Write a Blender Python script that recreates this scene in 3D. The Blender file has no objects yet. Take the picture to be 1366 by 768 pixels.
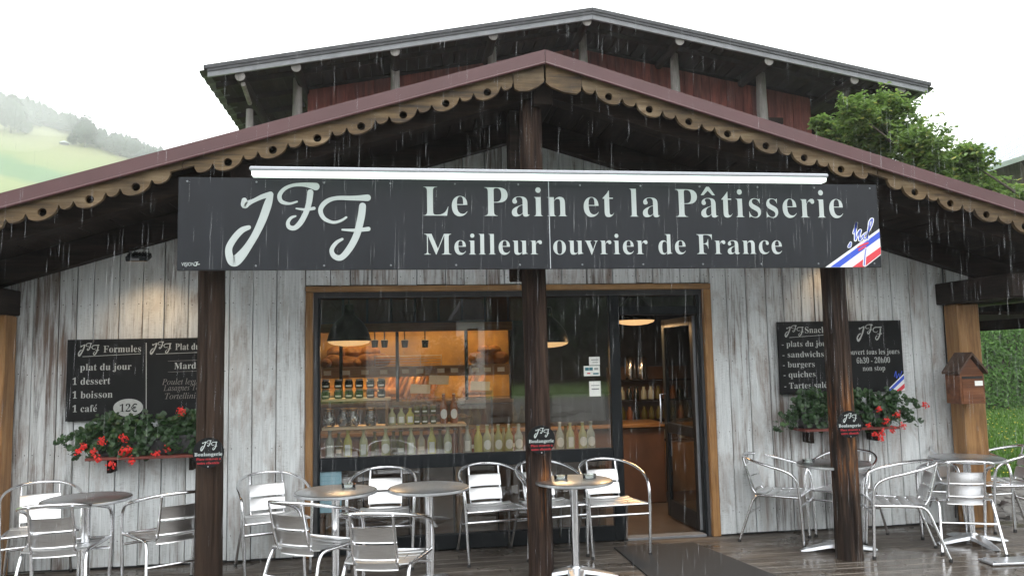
import bpy, math, random
from mathutils import Vector, Matrix, noise
random.seed(7)
PI = math.pi
sc = bpy.context.scene
C = sc.collection
# ------------------------------------------------------------------ camera
F, CX, CY, EYE = 1050.0, 683.0, 384.0, 1.65
YAW, PITCH, ROLL = math.radians(8.0), math.radians(5.3), math.radians(1.2)
fw = Vector((math.sin(YAW)*math.cos(PITCH), math.cos(YAW)*math.cos(PITCH), math.sin(PITCH)))
rt = Vector((math.cos(YAW), -math.sin(YAW), 0)); up = rt.cross(fw)
rt, up = rt*math.cos(ROLL)-up*math.sin(ROLL), up*math.cos(ROLL)+rt*math.sin(ROLL)
cam = bpy.data.cameras.new('camera'); cam.sensor_width = 36; cam.lens = F/1366*36; cam.clip_end = 3000; cam.clip_start = .05
co = bpy.data.objects.new('camera', cam); C.objects.link(co); sc.camera = co
m3 = Matrix((rt, up, -fw)).transposed()
co.matrix_world = Matrix.Translation((0, 0, EYE)) @ m3.to_4x4()
def ray(px, py): return fw + rt*((px-CX)/F) + up*((CY-py)/F)
def atY(px, py, Y):
    d = ray(px, py); return Vector((0, 0, EYE)) + d*(Y/d.y)
def atZ(px, py, Z):
    d = ray(px, py); return Vector((0, 0, EYE)) + d*((Z-EYE)/d.z)
# ------------------------------------------------------------------ sky, sun, exposure
SUN_EL, SUN_AZ = 58, 155
W = bpy.data.worlds.new('World'); sc.world = W; W.use_nodes = True
wn, wl = W.node_tree.nodes, W.node_tree.links
sky = wn.new('ShaderNodeTexSky'); sky.sky_type = 'NISHITA'; sky.sun_disc = False
sky.sun_elevation = math.radians(SUN_EL); sky.sun_rotation = math.radians(SUN_AZ); sky.dust_density = 4; sky.air_density = 1.5
hs = wn.new('ShaderNodeHueSaturation'); hs.inputs['Saturation'].default_value = .25
wl.new(sky.outputs[0], hs.inputs['Color'])
mxw = wn.new('ShaderNodeMix'); mxw.data_type = 'RGBA'; mxw.inputs[0].default_value = .82
wl.new(hs.outputs[0], mxw.inputs[6]); mxw.inputs[7].default_value = (14.6, 14.8, 15.0, 1)     # even cloud deck
wl.new(mxw.outputs[2], wn['Background'].inputs[0]); wn['Background'].inputs[1].default_value = .15
sl = bpy.data.lights.new('sun', 'SUN'); sl.energy = .6; sl.angle = math.radians(25); sl.color = (1, .97, .93)
so = bpy.data.objects.new('sun', sl); C.objects.link(so)
sd = Vector((math.sin(math.radians(SUN_AZ))*math.cos(math.radians(SUN_EL)), math.cos(math.radians(SUN_AZ))*math.cos(math.radians(SUN_EL)), math.sin(math.radians(SUN_EL))))
so.rotation_euler = sd.to_track_quat('Z', 'Y').to_euler()
sc.view_settings.view_transform = 'Standard'; sc.view_settings.look = 'None'; sc.view_settings.exposure = .55
sc.cycles.max_bounces = 6; sc.cycles.transparent_max_bounces = 16; sc.cycles.volume_bounces = 1
sc.cycles.use_denoising = True
sc.cycles.sample_clamp_indirect = 4
# ------------------------------------------------------------------ mesh helpers
class MB:
    def __init__(s): s.v = []; s.f = []
    def add(s, vs, fs):
        o = len(s.v); s.v += [tuple(p) for p in vs]; s.f += [tuple(i+o for i in f) for f in fs]; return s
    def box(s, x0, x1, y0, y1, z0, z1):
        return s.add([(x, y, z) for z in (z0, z1) for y in (y0, y1) for x in (x0, x1)],
                     [(0, 2, 3, 1), (4, 5, 7, 6), (0, 1, 5, 4), (2, 6, 7, 3), (0, 4, 6, 2), (1, 3, 7, 5)])
    def cbox(s, x0, x1, y0, y1, z0, z1, c=.005):
        cx, cy, cz = (x0+x1)/2, (y0+y1)/2, (z0+z1)/2; hx, hy, hz = (x1-x0)/2, (y1-y0)/2, (z1-z0)/2
        c = min(c, hx*.6, hy*.6, hz*.6); vs = []; idx = {}
        for sx in (-1, 1):
            for sy in (-1, 1):
                for sz in (-1, 1):
                    for a in range(3):
                        d = [c, c, c]; d[a] = 0; idx[(sx, sy, sz, a)] = len(vs)
                        vs.append((cx+sx*(hx-d[0]), cy+sy*(hy-d[1]), cz+sz*(hz-d[2])))
        fs = []
        for a in range(3):
            b, e = (a+1) % 3, (a+2) % 3
            for sg in (-1, 1):
                q = []
                for (p, r) in ((-1, -1), (1, -1), (1, 1), (-1, 1)):
                    k = [0, 0, 0]; k[a] = sg; k[b] = p; k[e] = r; q.append(idx[(k[0], k[1], k[2], a)])
                fs.append(tuple(q if sg > 0 else q[::-1]))
            for p in (-1, 1):
                for r in (-1, 1):
                    k0 = [0, 0, 0]; k1 = [0, 0, 0]; k0[a] = -1; k1[a] = 1; k0[b] = k1[b] = p; k0[e] = k1[e] = r
                    q = [idx[(*k0, b)], idx[(*k1, b)], idx[(*k1, e)], idx[(*k0, e)]]
                    fs.append(tuple(q if p*r < 0 else q[::-1]))
        for sx in (-1, 1):
            for sy in (-1, 1):
                for sz in (-1, 1):
                    t = [idx[(sx, sy, sz, a)] for a in range(3)]
                    fs.append(tuple(t if sx*sy*sz > 0 else t[::-1]))
        return s.add(vs, fs)
    def prism(s, poly, y0, y1):          # polygon in x,z extruded along y
        n = len(poly)
        return s.add([(x, y0, z) for x, z in poly]+[(x, y1, z) for x, z in poly],
                     [tuple(range(n)), tuple(range(2*n-1, n-1, -1))]+[(i, i+n, (i+1) % n+n, (i+1) % n) for i in range(n)])
    def tube(s, path, r, seg=8, closed=False, cap=True):
        P = [Vector(p) for p in path]; n = len(P); rs = r if isinstance(r, (list, tuple)) else [r]*n
        up0 = None; vs = []; fs = []
        for i in range(n):
            a = P[(i-1) % n] if (closed or i > 0) else P[i]; b = P[(i+1) % n] if (closed or i < n-1) else P[i]
            t = (b-a).normalized()
            if up0 is None:
                up0 = Vector((0, 0, 1)) if abs(t.z) < .9 else Vector((1, 0, 0))
            u = (up0-t*up0.dot(t)).normalized(); w = t.cross(u); up0 = u
            for k in range(seg):
                an = 2*PI*k/seg; vs.append(P[i]+(u*math.cos(an)+w*math.sin(an))*rs[i])
        for i in range(n if closed else n-1):
            for k in range(seg):
                j = (i+1) % n; fs.append((i*seg+k, i*seg+(k+1) % seg, j*seg+(k+1) % seg, j*seg+k))
        if cap and not closed: fs += [tuple(range(seg))[::-1], tuple((n-1)*seg+k for k in range(seg))]
        return s.add(vs, fs)
    def lathe(s, prof, c=(0, 0, 0), seg=16):
        n = len(prof)
        vs = [(c[0]+r*math.cos(2*PI*k/seg), c[1]+r*math.sin(2*PI*k/seg), c[2]+z) for r, z in prof for k in range(seg)]
        fs = [(i*seg+k, i*seg+(k+1) % seg, (i+1)*seg+(k+1) % seg, (i+1)*seg+k) for i in range(n-1) for k in range(seg)]
        fs += [tuple(range(seg))[::-1], tuple((n-1)*seg+k for k in range(seg))]
        return s.add(vs, fs)
    def xf(s, M):
        s.v = [tuple(M @ Vector(p)) for p in s.v]; return s
    def build(s, name, mat=None, parent=None, smooth=False, flip=False):
        me = bpy.data.meshes.new(name); me.from_pydata(s.v, [], s.f if not flip else [f[::-1] for f in s.f]); me.update()
        if mat: me.materials.append(mat)
        if smooth:
            me.polygons.foreach_set('use_smooth', [True]*len(me.polygons))
            try: me.set_sharp_from_angle(angle=math.radians(40))
            except Exception: pass
        o = bpy.data.objects.new(name, me); C.objects.link(o)
        if parent: o.parent = parent
        return o
def catmull(pts, n=6):
    out = []; P = [pts[0]]+list(pts)+[pts[-1]]
    for i in range(1, len(P)-2):
        for k in range(n):
            t = k/n
            out.append(tuple(.5*((2*b)+(-a+c)*t+(2*a-5*b+4*c-d)*t*t+(-a+3*b-3*c+d)*t**3) for a, b, c, d in zip(P[i-1], P[i], P[i+1], P[i+2])))
    out.append(tuple(pts[-1])); return out
def tag(o, label=None, cat=None, group=None, kind=None):
    if label: o['label'] = label
    if cat: o['category'] = cat
    if group: o['group'] = group
    if kind: o['kind'] = kind
    return o
def empty(name, loc=(0, 0, 0), rz=0, **k):
    o = bpy.data.objects.new(name, None); C.objects.link(o); o.location = loc; o.rotation_euler = (0, 0, rz); o.empty_display_size = .1
    return tag(o, **k)
def copy_tree(o, parent=None):
    c = o.copy(); C.objects.link(c); c.parent = parent
    for ch in [x for x in KIDS.get(o.name, [])]: copy_tree(ch, c)
    return c
KIDS = {}
def index_kids():
    KIDS.clear()
    for x in bpy.data.objects:
        if x.parent: KIDS.setdefault(x.parent.name, []).append(x)
# ------------------------------------------------------------------ materials
def newmat(name):
    m = bpy.data.materials.new(name); m.use_nodes = True
    return m, m.node_tree.nodes, m.node_tree.links, m.node_tree.nodes['Principled BSDF']
def vec(n, l, scale, rnd=40.0):
    tc = n.new('ShaderNodeTexCoord'); oi = n.new('ShaderNodeObjectInfo')
    mu = n.new('ShaderNodeMath'); mu.operation = 'MULTIPLY'; mu.inputs[1].default_value = rnd; l.new(oi.outputs['Random'], mu.inputs[0])
    ad = n.new('ShaderNodeVectorMath'); ad.operation = 'ADD'; l.new(tc.outputs['Object'], ad.inputs[0]); l.new(mu.outputs[0], ad.inputs[1])
    mp = n.new('ShaderNodeVectorMath'); mp.operation = 'MULTIPLY'; mp.inputs[1].default_value = scale; l.new(ad.outputs[0], mp.inputs[0])
    return mp.outputs[0]
def nz(n, l, v, scale=1, detail=6, rough=.6, dist=0):
    t = n.new('ShaderNodeTexNoise'); t.inputs['Scale'].default_value = scale; t.inputs['Detail'].default_value = detail
    t.inputs['Roughness'].default_value = rough; t.inputs['Distortion'].default_value = dist; l.new(v, t.inputs['Vector']); return t.outputs[0]
def ramp(n, l, fac, stops):
    r = n.new('ShaderNodeValToRGB'); e = r.color_ramp.elements
    while len(e) < len(stops): e.new(.5)
    for i, (p, c) in enumerate(stops):
        e[i].position = p; e[i].color = (c, c, c, 1) if not isinstance(c, (tuple, list)) else (*c, 1)
    l.new(fac, r.inputs[0]); return r.outputs[0]
def mix(n, l, fac, a, b, mode='MIX'):
    m = n.new('ShaderNodeMix'); m.data_type = 'RGBA'; m.blend_type = mode
    for k, x in ((0, fac), (6, a), (7, b)):
        if hasattr(x, 'is_linked'): l.new(x, m.inputs[k])
        elif k == 0: m.inputs[0].default_value = x
        else: m.inputs[k].default_value = (*x, 1)
    return m.outputs[2]
def math2(n, l, op, a, b):
    m = n.new('ShaderNodeMath'); m.operation = op
    for k, x in ((0, a), (1, b)):
        if hasattr(x, 'is_linked'): l.new(x, m.inputs[k])
        else: m.inputs[k].default_value = x
    return m.outputs[0]
def bump(n, l, b, h, st=.3, d=.004):
    bp = n.new('ShaderNodeBump'); bp.inputs['Strength'].default_value = st; bp.inputs['Distance'].default_value = d
    l.new(h, bp.inputs['Height']); l.new(bp.outputs[0], b.inputs['Normal'])
def simple(name, col, rough=.5, metal=0, var=.12, sc_=6, bmp=0, spec=None, emit=None, es=0):
    m, n, l, b = newmat(name)
    f = nz(n, l, vec(n, l, (sc_,)*3), 1, 5)
    r = ramp(n, l, f, [(.3, tuple(c*(1-var) for c in col)), (.7, tuple(min(1, c*(1+var)) for c in col))]); l.new(r, b.inputs['Base Color'])
    b.inputs['Roughness'].default_value = rough; b.inputs['Metallic'].default_value = metal
    if spec is not None: b.inputs['Specular IOR Level'].default_value = spec
    if bmp: bump(n, l, b, f, bmp)
    if emit: b.inputs['Emission Color'].default_value = (*emit, 1); b.inputs['Emission Strength'].default_value = es
    return m
def wood(name, cols, axis='z', fine=60, coarse=10, rough=.6, bmp=.4, stain=.3, spec=.4):
    m, n, l, b = newmat(name)
    st = {'x': (.06, 1, 1), 'y': (1, .06, 1), 'z': (1, 1, .06)}[axis]
    a = nz(n, l, vec(n, l, tuple(fine*s for s in st)), 1, 6, .65)
    c = nz(n, l, vec(n, l, tuple(coarse*max(s, .12) for s in st)), 1, 5, .6, .6)
    s = math2(n, l, 'ADD', math2(n, l, 'MULTIPLY', a, .45), math2(n, l, 'MULTIPLY', c, .55))
    base = ramp(n, l, s, [(.36, cols[0]), (.5, cols[1]), (.63, cols[2])])
    d = nz(n, l, vec(n, l, (3, 3, 3)), 1, 4)
    base = mix(n, l, math2(n, l, 'MULTIPLY', ramp(n, l, d, [(.45, 0.), (.7, 1.)]), stain), base, tuple(x*.45 for x in cols[0]))
    oi = n.new('ShaderNodeObjectInfo'); mr = n.new('ShaderNodeMapRange'); mr.inputs[3].default_value = .78; mr.inputs[4].default_value = 1.2
    l.new(oi.outputs['Random'], mr.inputs[0]); hv = n.new('ShaderNodeHueSaturation'); l.new(mr.outputs[0], hv.inputs['Value']); l.new(base, hv.inputs['Color'])
    l.new(hv.outputs[0], b.inputs['Base Color']); b.inputs['Roughness'].default_value = rough; b.inputs['Specular IOR Level'].default_value = spec
    bump(n, l, b, a, bmp, .003)
    return m
M = {}
M['dark'] = wood('dark_stained_wood', ((.012, .009, .008), (.022, .016, .013), (.034, .023, .018)), 'x', rough=.8, spec=.12)
M['darky'] = wood('dark_stained_wood_deep', ((.012, .009, .008), (.022, .016, .013), (.034, .023, .018)), 'y', rough=.8, spec=.12)
M['gold'] = wood('varnished_pine', ((.16, .075, .025), (.29, .15, .055), (.38, .22, .095)), 'z', rough=.45, stain=.35)
M['goldx'] = wood('varnished_pine_across', ((.17, .085, .03), (.30, .165, .065), (.40, .24, .11)), 'x', rough=.45, stain=.35)
M['barge'] = wood('weathered_larch', ((.035, .024, .015), (.125, .078, .033), (.225, .165, .095)), 'x', fine=40, coarse=9, rough=.6, stain=.55)
M['barge_e'] = wood('bare_larch_edge', ((.2, .16, .11), (.3, .25, .18), (.42, .37, .29)), 'x', fine=30, rough=.7)
M['shelfwood'] = wood('pale_shelf_wood', ((.5, .37, .22), (.66, .5, .31), (.76, .62, .42)), 'x', rough=.5, stain=.1)
M['flash'] = simple('maroon_sheet_metal', (.095, .040, .042), .36, 0, .1, 3, .05)
M['zinc'] = simple('grey_zinc_trim', (.19, .2, .215), .5, .1, .2, 5)
M['slate'] = simple('dark_fascia_board', (.055, .058, .064), .6, 0, .3, 5, .1)
M['greylog'] = wood('silvered_log', ((.15, .145, .135), (.26, .25, .235), (.36, .345, .33)), 'z', rough=.8)
M['redwood'] = wood('oxblood_boarding', ((.09, .028, .024), (.19, .055, .042), (.27, .085, .062)), 'z', fine=30, rough=.7)
M['black'] = simple('black_powder_coat', (.008, .0105, .013), .4, .0, .1, spec=.22)
def signmat():
    m, n, l, b = newmat('slate_sign_face')
    a = nz(n, l, vec(n, l, (9, 9, .5)), 1, 6, .7); c = nz(n, l, vec(n, l, (1.2, 1, 1.2)), 1, 4)
    f = math2(n, l, 'ADD', math2(n, l, 'MULTIPLY', a, .6), math2(n, l, 'MULTIPLY', c, .4))
    l.new(ramp(n, l, f, [(.38, (.007, .009, .0125)), (.55, (.0105, .013, .018)), (.68, (.019, .022, .028))]), b.inputs['Base Color'])
    l.new(ramp(n, l, f, [(.4, .38), (.65, .6)]), b.inputs['Roughness']); b.inputs['Specular IOR Level'].default_value = .35
    return m
M['signblk'] = signmat()
M['board'] = simple('chalkboard_face', (.007, .0078, .0085), .6, 0, .2, 3, spec=.18)
M['ink'] = simple('pale_sign_vinyl', (.47, .52, .515), .5, 0, .03)
M['chalk'] = simple('chalk_grey_print', (.38, .4, .39), .7, 0, .15, 30)
M['chalkdim'] = simple('faint_chalk', (.17, .16, .15), .8, 0, .3, 60)
M['inkred'] = simple('red_print', (.45, .02, .03), .5, 0, .05)
M['blue'] = simple('tricolour_blue', (.04, .10, .62), .5, 0, .03)
M['white'] = simple('tricolour_white', (.82, .83, .85), .5, 0, .02)
M['red'] = simple('tricolour_red', (.68, .05, .07), .5, 0, .03)
M['paper'] = simple('white_paper', (.88, .9, .86), .6, 0, .05)
M['teal'] = simple('teal_print', (.04, .2, .25), .6)
M['poster'] = simple('pale_blue_poster', (.22, .36, .42), .5, 0, .1, 20)
M['rubber'] = simple('black_rubber', (.012, .012, .012), .7)
M['mat'] = simple('charcoal_mat', (.022, .022, .023), .75, 0, .25, 120, .5)
M['bodywhite'] = simple('white_enamel', (.42, .44, .48), .35, 0, .03)
M['tubelit'] = simple('lit_diffuser', (.8, .85, .82), .4, 0, 0, emit=(.86, 1, .9), es=1.4)
M['stone'] = simple('grey_stone', (.16, .155, .145), .9, 0, .4, 8, .5)
M['mauve'] = simple('weathered_roof_sheet', (.5, .54, .58), .5, .2, .15, 2)
M['cream'] = simple('cream_render', (.55, .55, .52), .85, 0, .08, 4, .2)
M['redpaint'] = simple('red_paint', (.5, .05, .05), .5)
M['trough'] = simple('dark_plastic_trough', (.03, .03, .032), .5)
M['ledge'] = wood('rust_red_ledge', ((.10, .02, .014), (.16, .035, .025), (.2, .05, .035)), 'x', rough=.5, stain=.2)
M['petal'] = simple('geranium_petal', (.72, .022, .016), .5, 0, .25, 25)
M['bark'] = wood('tree_bark', ((.05, .04, .03), (.09, .075, .06), (.14, .12, .1)), 'z', rough=.9)
M['bread'] = simple('baked_crust', (.42, .19, .055), .6, 0, .45, 14, .4)
M['cavity'] = simple('brown_panelling', (.10, .048, .022), .5, 0, .3, 3)
M['lamit'] = simple('honey_backboard', (.62, .38, .12), .5, 0, .25, 4)
M['innerfloor'] = simple('worn_brown_floor', (.075, .06, .048), .35, 0, .3, 4)
M['lampblk'] = simple('black_enamel_shade', (.006, .007, .007), .35, spec=.25)
M['lampglow'] = simple('warm_diffuser', (.9, .7, .45), .4, 0, 0, emit=(1, .60, .27), es=.62)
M['strip'] = simple('warm_strip_light', (.9, .7, .4), .4, 0, 0, emit=(1, .66, .27), es=12)
M['honey'] = wood('honey_counter_wood', ((.30, .15, .05), (.46, .25, .09), (.56, .33, .14)), 'z', rough=.45, stain=.15)
M['copper'] = wood('mailbox_wood', ((.08, .028, .012), (.15, .055, .022), (.22, .09, .04)), 'x', fine=30, rough=.4, stain=.4)
M['mailroof'] = wood('mailbox_roof_wood', ((.045, .026, .018), (.08, .045, .03), (.12, .07, .05)), 'x', rough=.6)
M['cable'] = simple('black_cable', (.015, .015, .02), .5)
def alu(name, col, r0, r1, stretch):
    m, n, l, b = newmat(name)
    f = nz(n, l, vec(n, l, stretch), 1, 5)
    l.new(ramp(n, l, f, [(.3, tuple(c*.86 for c in col)), (.7, col)]), b.inputs['Base Color'])
    b.inputs['Metallic'].default_value = 1
    mr = n.new('ShaderNodeMapRange'); mr.inputs[3].default_value = r0; mr.inputs[4].default_value = r1; l.new(f, mr.inputs[0]); l.new(mr.outputs[0], b.inputs['Roughness'])
    return m
M['tube'] = alu('polished_aluminium_tube', (.88, .89, .92), .12, .26, (30, 30, 30))
M['slat'] = alu('brushed_aluminium_slat', (.86, .87, .88), .3, .46, (3, 160, 160))
M['ttop'] = alu('pressed_steel_tabletop', (.115, .112, .108), .12, .38, (45, 45, 45))
M['base'] = alu('cast_aluminium', (.72, .74, .77), .25, .45, (20, 20, 20))
def whitewash():
    m, n, l, b = newmat('whitewashed_board')
    fine = nz(n, l, vec(n, l, (70, 70, 2.4)), 1, 7, .7)
    streak = nz(n, l, vec(n, l, (24, 24, 1.3)), 1, 7, .7, .6)
    patch = nz(n, l, vec(n, l, (3.2, 3.2, .9)), 1, 4, .6)
    hatch = nz(n, l, vec(n, l, (26, 26, 120)), 1, 3, .6)
    oi = n.new('ShaderNodeObjectInfo'); mr = n.new('ShaderNodeMapRange'); mr.inputs[3].default_value = -.075; mr.inputs[4].default_value = .04
    l.new(oi.outputs['Random'], mr.inputs[0])
    s = math2(n, l, 'ADD', math2(n, l, 'MULTIPLY', streak, .42), math2(n, l, 'MULTIPLY', patch, .28))
    s = math2(n, l, 'ADD', s, math2(n, l, 'MULTIPLY', fine, .30))
    s = math2(n, l, 'ADD', s, mr.outputs[0])
    wear = ramp(n, l, s, [(.468, 0.), (.505, .2), (.54, .6), (.60, 1.)])
    paint = mix(n, l, ramp(n, l, fine, [(.35, 0.), (.65, 1.)]), (.52, .55, .56), (.76, .79, .80))
    bare = mix(n, l, ramp(n, l, patch, [(.42, 0.), (.6, 1.)]), (.085, .083, .084), (.15, .108, .088))
    col = mix(n, l, wear, paint, bare)
    bn = nz(n, l, vec(n, l, (5, 5, 1.5), 90), 1, 5, .65, .5)
    col = mix(n, l, math2(n, l, 'MULTIPLY', ramp(n, l, bn, [(.50, 0.), (.66, 1.)]), ramp(n, l, fine, [(.4, .25), (.62, .85)])), col, (.20, .135, .10))
    hm = math2(n, l, 'MULTIPLY', ramp(n, l, hatch, [(.5, 0.), (.62, .3)]), ramp(n, l, streak, [(.45, 0.), (.6, 1.)]))
    col = mix(n, l, hm, col, (.12, .11, .10))
    l.new(col, b.inputs['Base Color']); b.inputs['Roughness'].default_value = .72
    bump(n, l, b, fine, .5, .002); return m
M['plank'] = whitewash()
def decking():
    m, n, l, b = newmat('wet_deck_board')
    fine = nz(n, l, vec(n, l, (2.5, 60, 60)), 1, 6, .65)
    co_ = nz(n, l, vec(n, l, (1.2, 9, 9)), 1, 5)
    s = math2(n, l, 'ADD', math2(n, l, 'MULTIPLY', fine, .5), math2(n, l, 'MULTIPLY', co_, .5))
    base = ramp(n, l, s, [(.36, (.028, .022, .017)), (.5, (.078, .065, .053)), (.64, (.16, .138, .116))])
    l.new(base, b.inputs['Base Color'])
    tc = n.new('ShaderNodeTexCoord')
    wet = nz(n, l, tc.outputs['Object'], 1.6, 4, .5)
    sp = n.new('ShaderNodeSeparateXYZ'); l.new(tc.outputs['Object'], sp.inputs[0])
    g = n.new('ShaderNodeMapRange'); g.inputs[1].default_value = 6.3; g.inputs[2].default_value = 5.7; l.new(sp.outputs['Y'], g.inputs[0])
    w2 = math2(n, l, 'ADD', wet, math2(n, l, 'MULTIPLY', g.outputs[0], .16))
    l.new(ramp(n, l, w2, [(.48, .6), (.56, .28), (.62, .05)]), b.inputs['Roughness'])
    bump(n, l, b, fine, .35, .003); return m
M['deck'] = decking()
def postmat(name, za, zb, zc, zd, red=0):
    m, n, l, b = newmat(name)
    fine = nz(n, l, vec(n, l, (50, 50, 2)), 1, 7, .7)
    co_ = nz(n, l, vec(n, l, (9, 9, .8)), 1, 5, .6, .5)
    s = math2(n, l, 'ADD', math2(n, l, 'MULTIPLY', fine, .5), math2(n, l, 'MULTIPLY', co_, .5))
    dark = ramp(n, l, s, [(.38, (.004, .003, .0025)), (.47, (.015, .0105, .008)), (.56, (.05, .032, .022)), (.68, (.10, .07, .052))])
    orange = ramp(n, l, s, [(.42, (.045, .018, .008)), (.5, (.16, .06, .02)), (.6, (.34, .15, .05))])
    tc = n.new('ShaderNodeTexCoord'); sp = n.new('ShaderNodeSeparateXYZ'); l.new(tc.outputs['Object'], sp.inputs[0])
    z1 = n.new('ShaderNodeMapRange'); z1.inputs[1].default_value = za; z1.inputs[2].default_value = zb; l.new(sp.outputs['Z'], z1.inputs[0])
    z2 = n.new('ShaderNodeMapRange'); z2.inputs[1].default_value = zd; z2.inputs[2].default_value = zc; l.new(sp.outputs['Z'], z2.inputs[0])
    ed = nz(n, l, vec(n, l, (14, 14, 1.4)), 1, 5)
    k = math2(n, l, 'MULTIPLY', z1.outputs[0], z2.outputs[0])
    k = math2(n, l, 'MULTIPLY', k, ramp(n, l, ed, [(.47, 0.), (.56, 1.)]))
    body = mix(n, l, red, dark, (.04, .024, .016) if red > .5 else (.042, .018, .013))
    l.new(mix(n, l, k, body, orange), b.inputs['Base Color']); b.inputs['Roughness'].default_value = .8; b.inputs['Specular IOR Level'].default_value = .2
    bump(n, l, b, fine, 1, .012); return m
M['post0'] = postmat('rough_log_brown', 4, 5, 1.5, 1.9, .55)
M['post1'] = postmat('rough_log_red', .35, .5, .75, 1.0, .22)
M['post2'] = postmat('rough_log_orange', .5, .95, 1.15, 1.55, .1)
def leafmat(name, c0, c1, c2, tr=.25, rough=.45):
    m, n, l, b = newmat(name)
    gi = n.new('ShaderNodeNewGeometry')
    oi = gi.outputs['Random Per Island']
    col = ramp(n, l, oi, [(0., c0), (.55, c1), (.93, c1), (1., c2)])
    l.new(col, b.inputs['Base Color']); b.inputs['Roughness'].default_value = rough
    t = n.new('ShaderNodeBsdfTranslucent'); l.new(col, t.inputs[0]); ms = n.new('ShaderNodeMixShader'); ms.inputs[0].default_value = tr
    l.new(b.outputs[0], ms.inputs[1]); l.new(t.outputs[0], ms.inputs[2]); l.new(ms.outputs[0], n['Material Output'].inputs[0]); return m
M['leaf'] = leafmat('shrub_leaf', (.07, .13, .03), (.18, .29, .07), (.42, .42, .10), .5)
M['hedge'] = leafmat('hedge_leaf', (.06, .14, .025), (.11, .25, .045), (.18, .34, .07), .4)
M['ger'] = leafmat('geranium_leaf', (.012, .035, .012), (.03, .075, .022), (.06, .13, .03), .2)
M['grass'] = leafmat('grass_blade', (.05, .12, .015), (.10, .21, .03), (.16, .28, .05), .3)
M['conif'] = simple('conifer_needles', (.022, .042, .03), .9, 0, .4, .6)
M['spruce'] = simple('wet_spruce_needles', (.010, .018, .012), .95, 0, .4, .6, spec=.1)
M['streetleaf'] = leafmat('street_tree_leaf', (.012, .025, .008), (.025, .05, .014), (.05, .08, .02), .15, .7)
M['yellow'] = simple('dandelion_yellow', (.7, .55, .03), .6)
def glass(name, tint, refl, rough=.02):
    m, n, l, b = newmat(name); n.remove(b)
    t = n.new('ShaderNodeBsdfTransparent'); t.inputs[0].default_value = (*tint, 1)
    g = n.new('ShaderNodeBsdfGlossy'); g.inputs['Roughness'].default_value = rough
    fr = n.new('ShaderNodeFresnel'); fr.inputs[0].default_value = 1.5
    f = math2(n, l, 'MULTIPLY', fr.outputs[0], refl)
    ms = n.new('ShaderNodeMixShader'); l.new(f, ms.inputs[0]); l.new(t.outputs[0], ms.inputs[1]); l.new(g.outputs[0], ms.inputs[2])
    l.new(ms.outputs[0], n['Material Output'].inputs[0]); return m
M['pane'] = glass('shop_window_glass', (.95, .96, .95), 2.0, .004)
M['doorglass'] = glass('door_glass', (.85, .88, .87), .5, .01)
M['tumbler'] = glass('clear_glass', (.86, .9, .88), 2.5, .03)
def bottleglass(name, col, tr):
    m, n, l, b = newmat(name); b.inputs['Base Color'].default_value = (*col, 1); b.inputs['Roughness'].default_value = .12
    t = n.new('ShaderNodeBsdfTransparent'); t.inputs[0].default_value = (*[min(1, c*1.6+.2) for c in col], 1)
    ms = n.new('ShaderNodeMixShader'); ms.inputs[0].default_value = tr
    l.new(b.outputs[0], ms.inputs[1]); l.new(t.outputs[0], ms.inputs[2]); l.new(ms.outputs[0], n['Material Output'].inputs[0]); return m
M['b_green'] = bottleglass('pale_green_bottle', (.62, .64, .38), .22)
M['b_yellow'] = bottleglass('yellow_oil_bottle', (.66, .62, .16), .15)
M['b_grey'] = bottleglass('clear_greenish_bottle', (.6, .66, .58), .38)
M['b_amber'] = bottleglass('amber_brown_bottle', (.34, .13, .05), .15)
M['b_dark'] = bottleglass('dark_preserve_jar', (.015, .022, .02), .05)
M['b_olive'] = bottleglass('olive_preserve_jar', (.14, .13, .03), .15)
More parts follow.
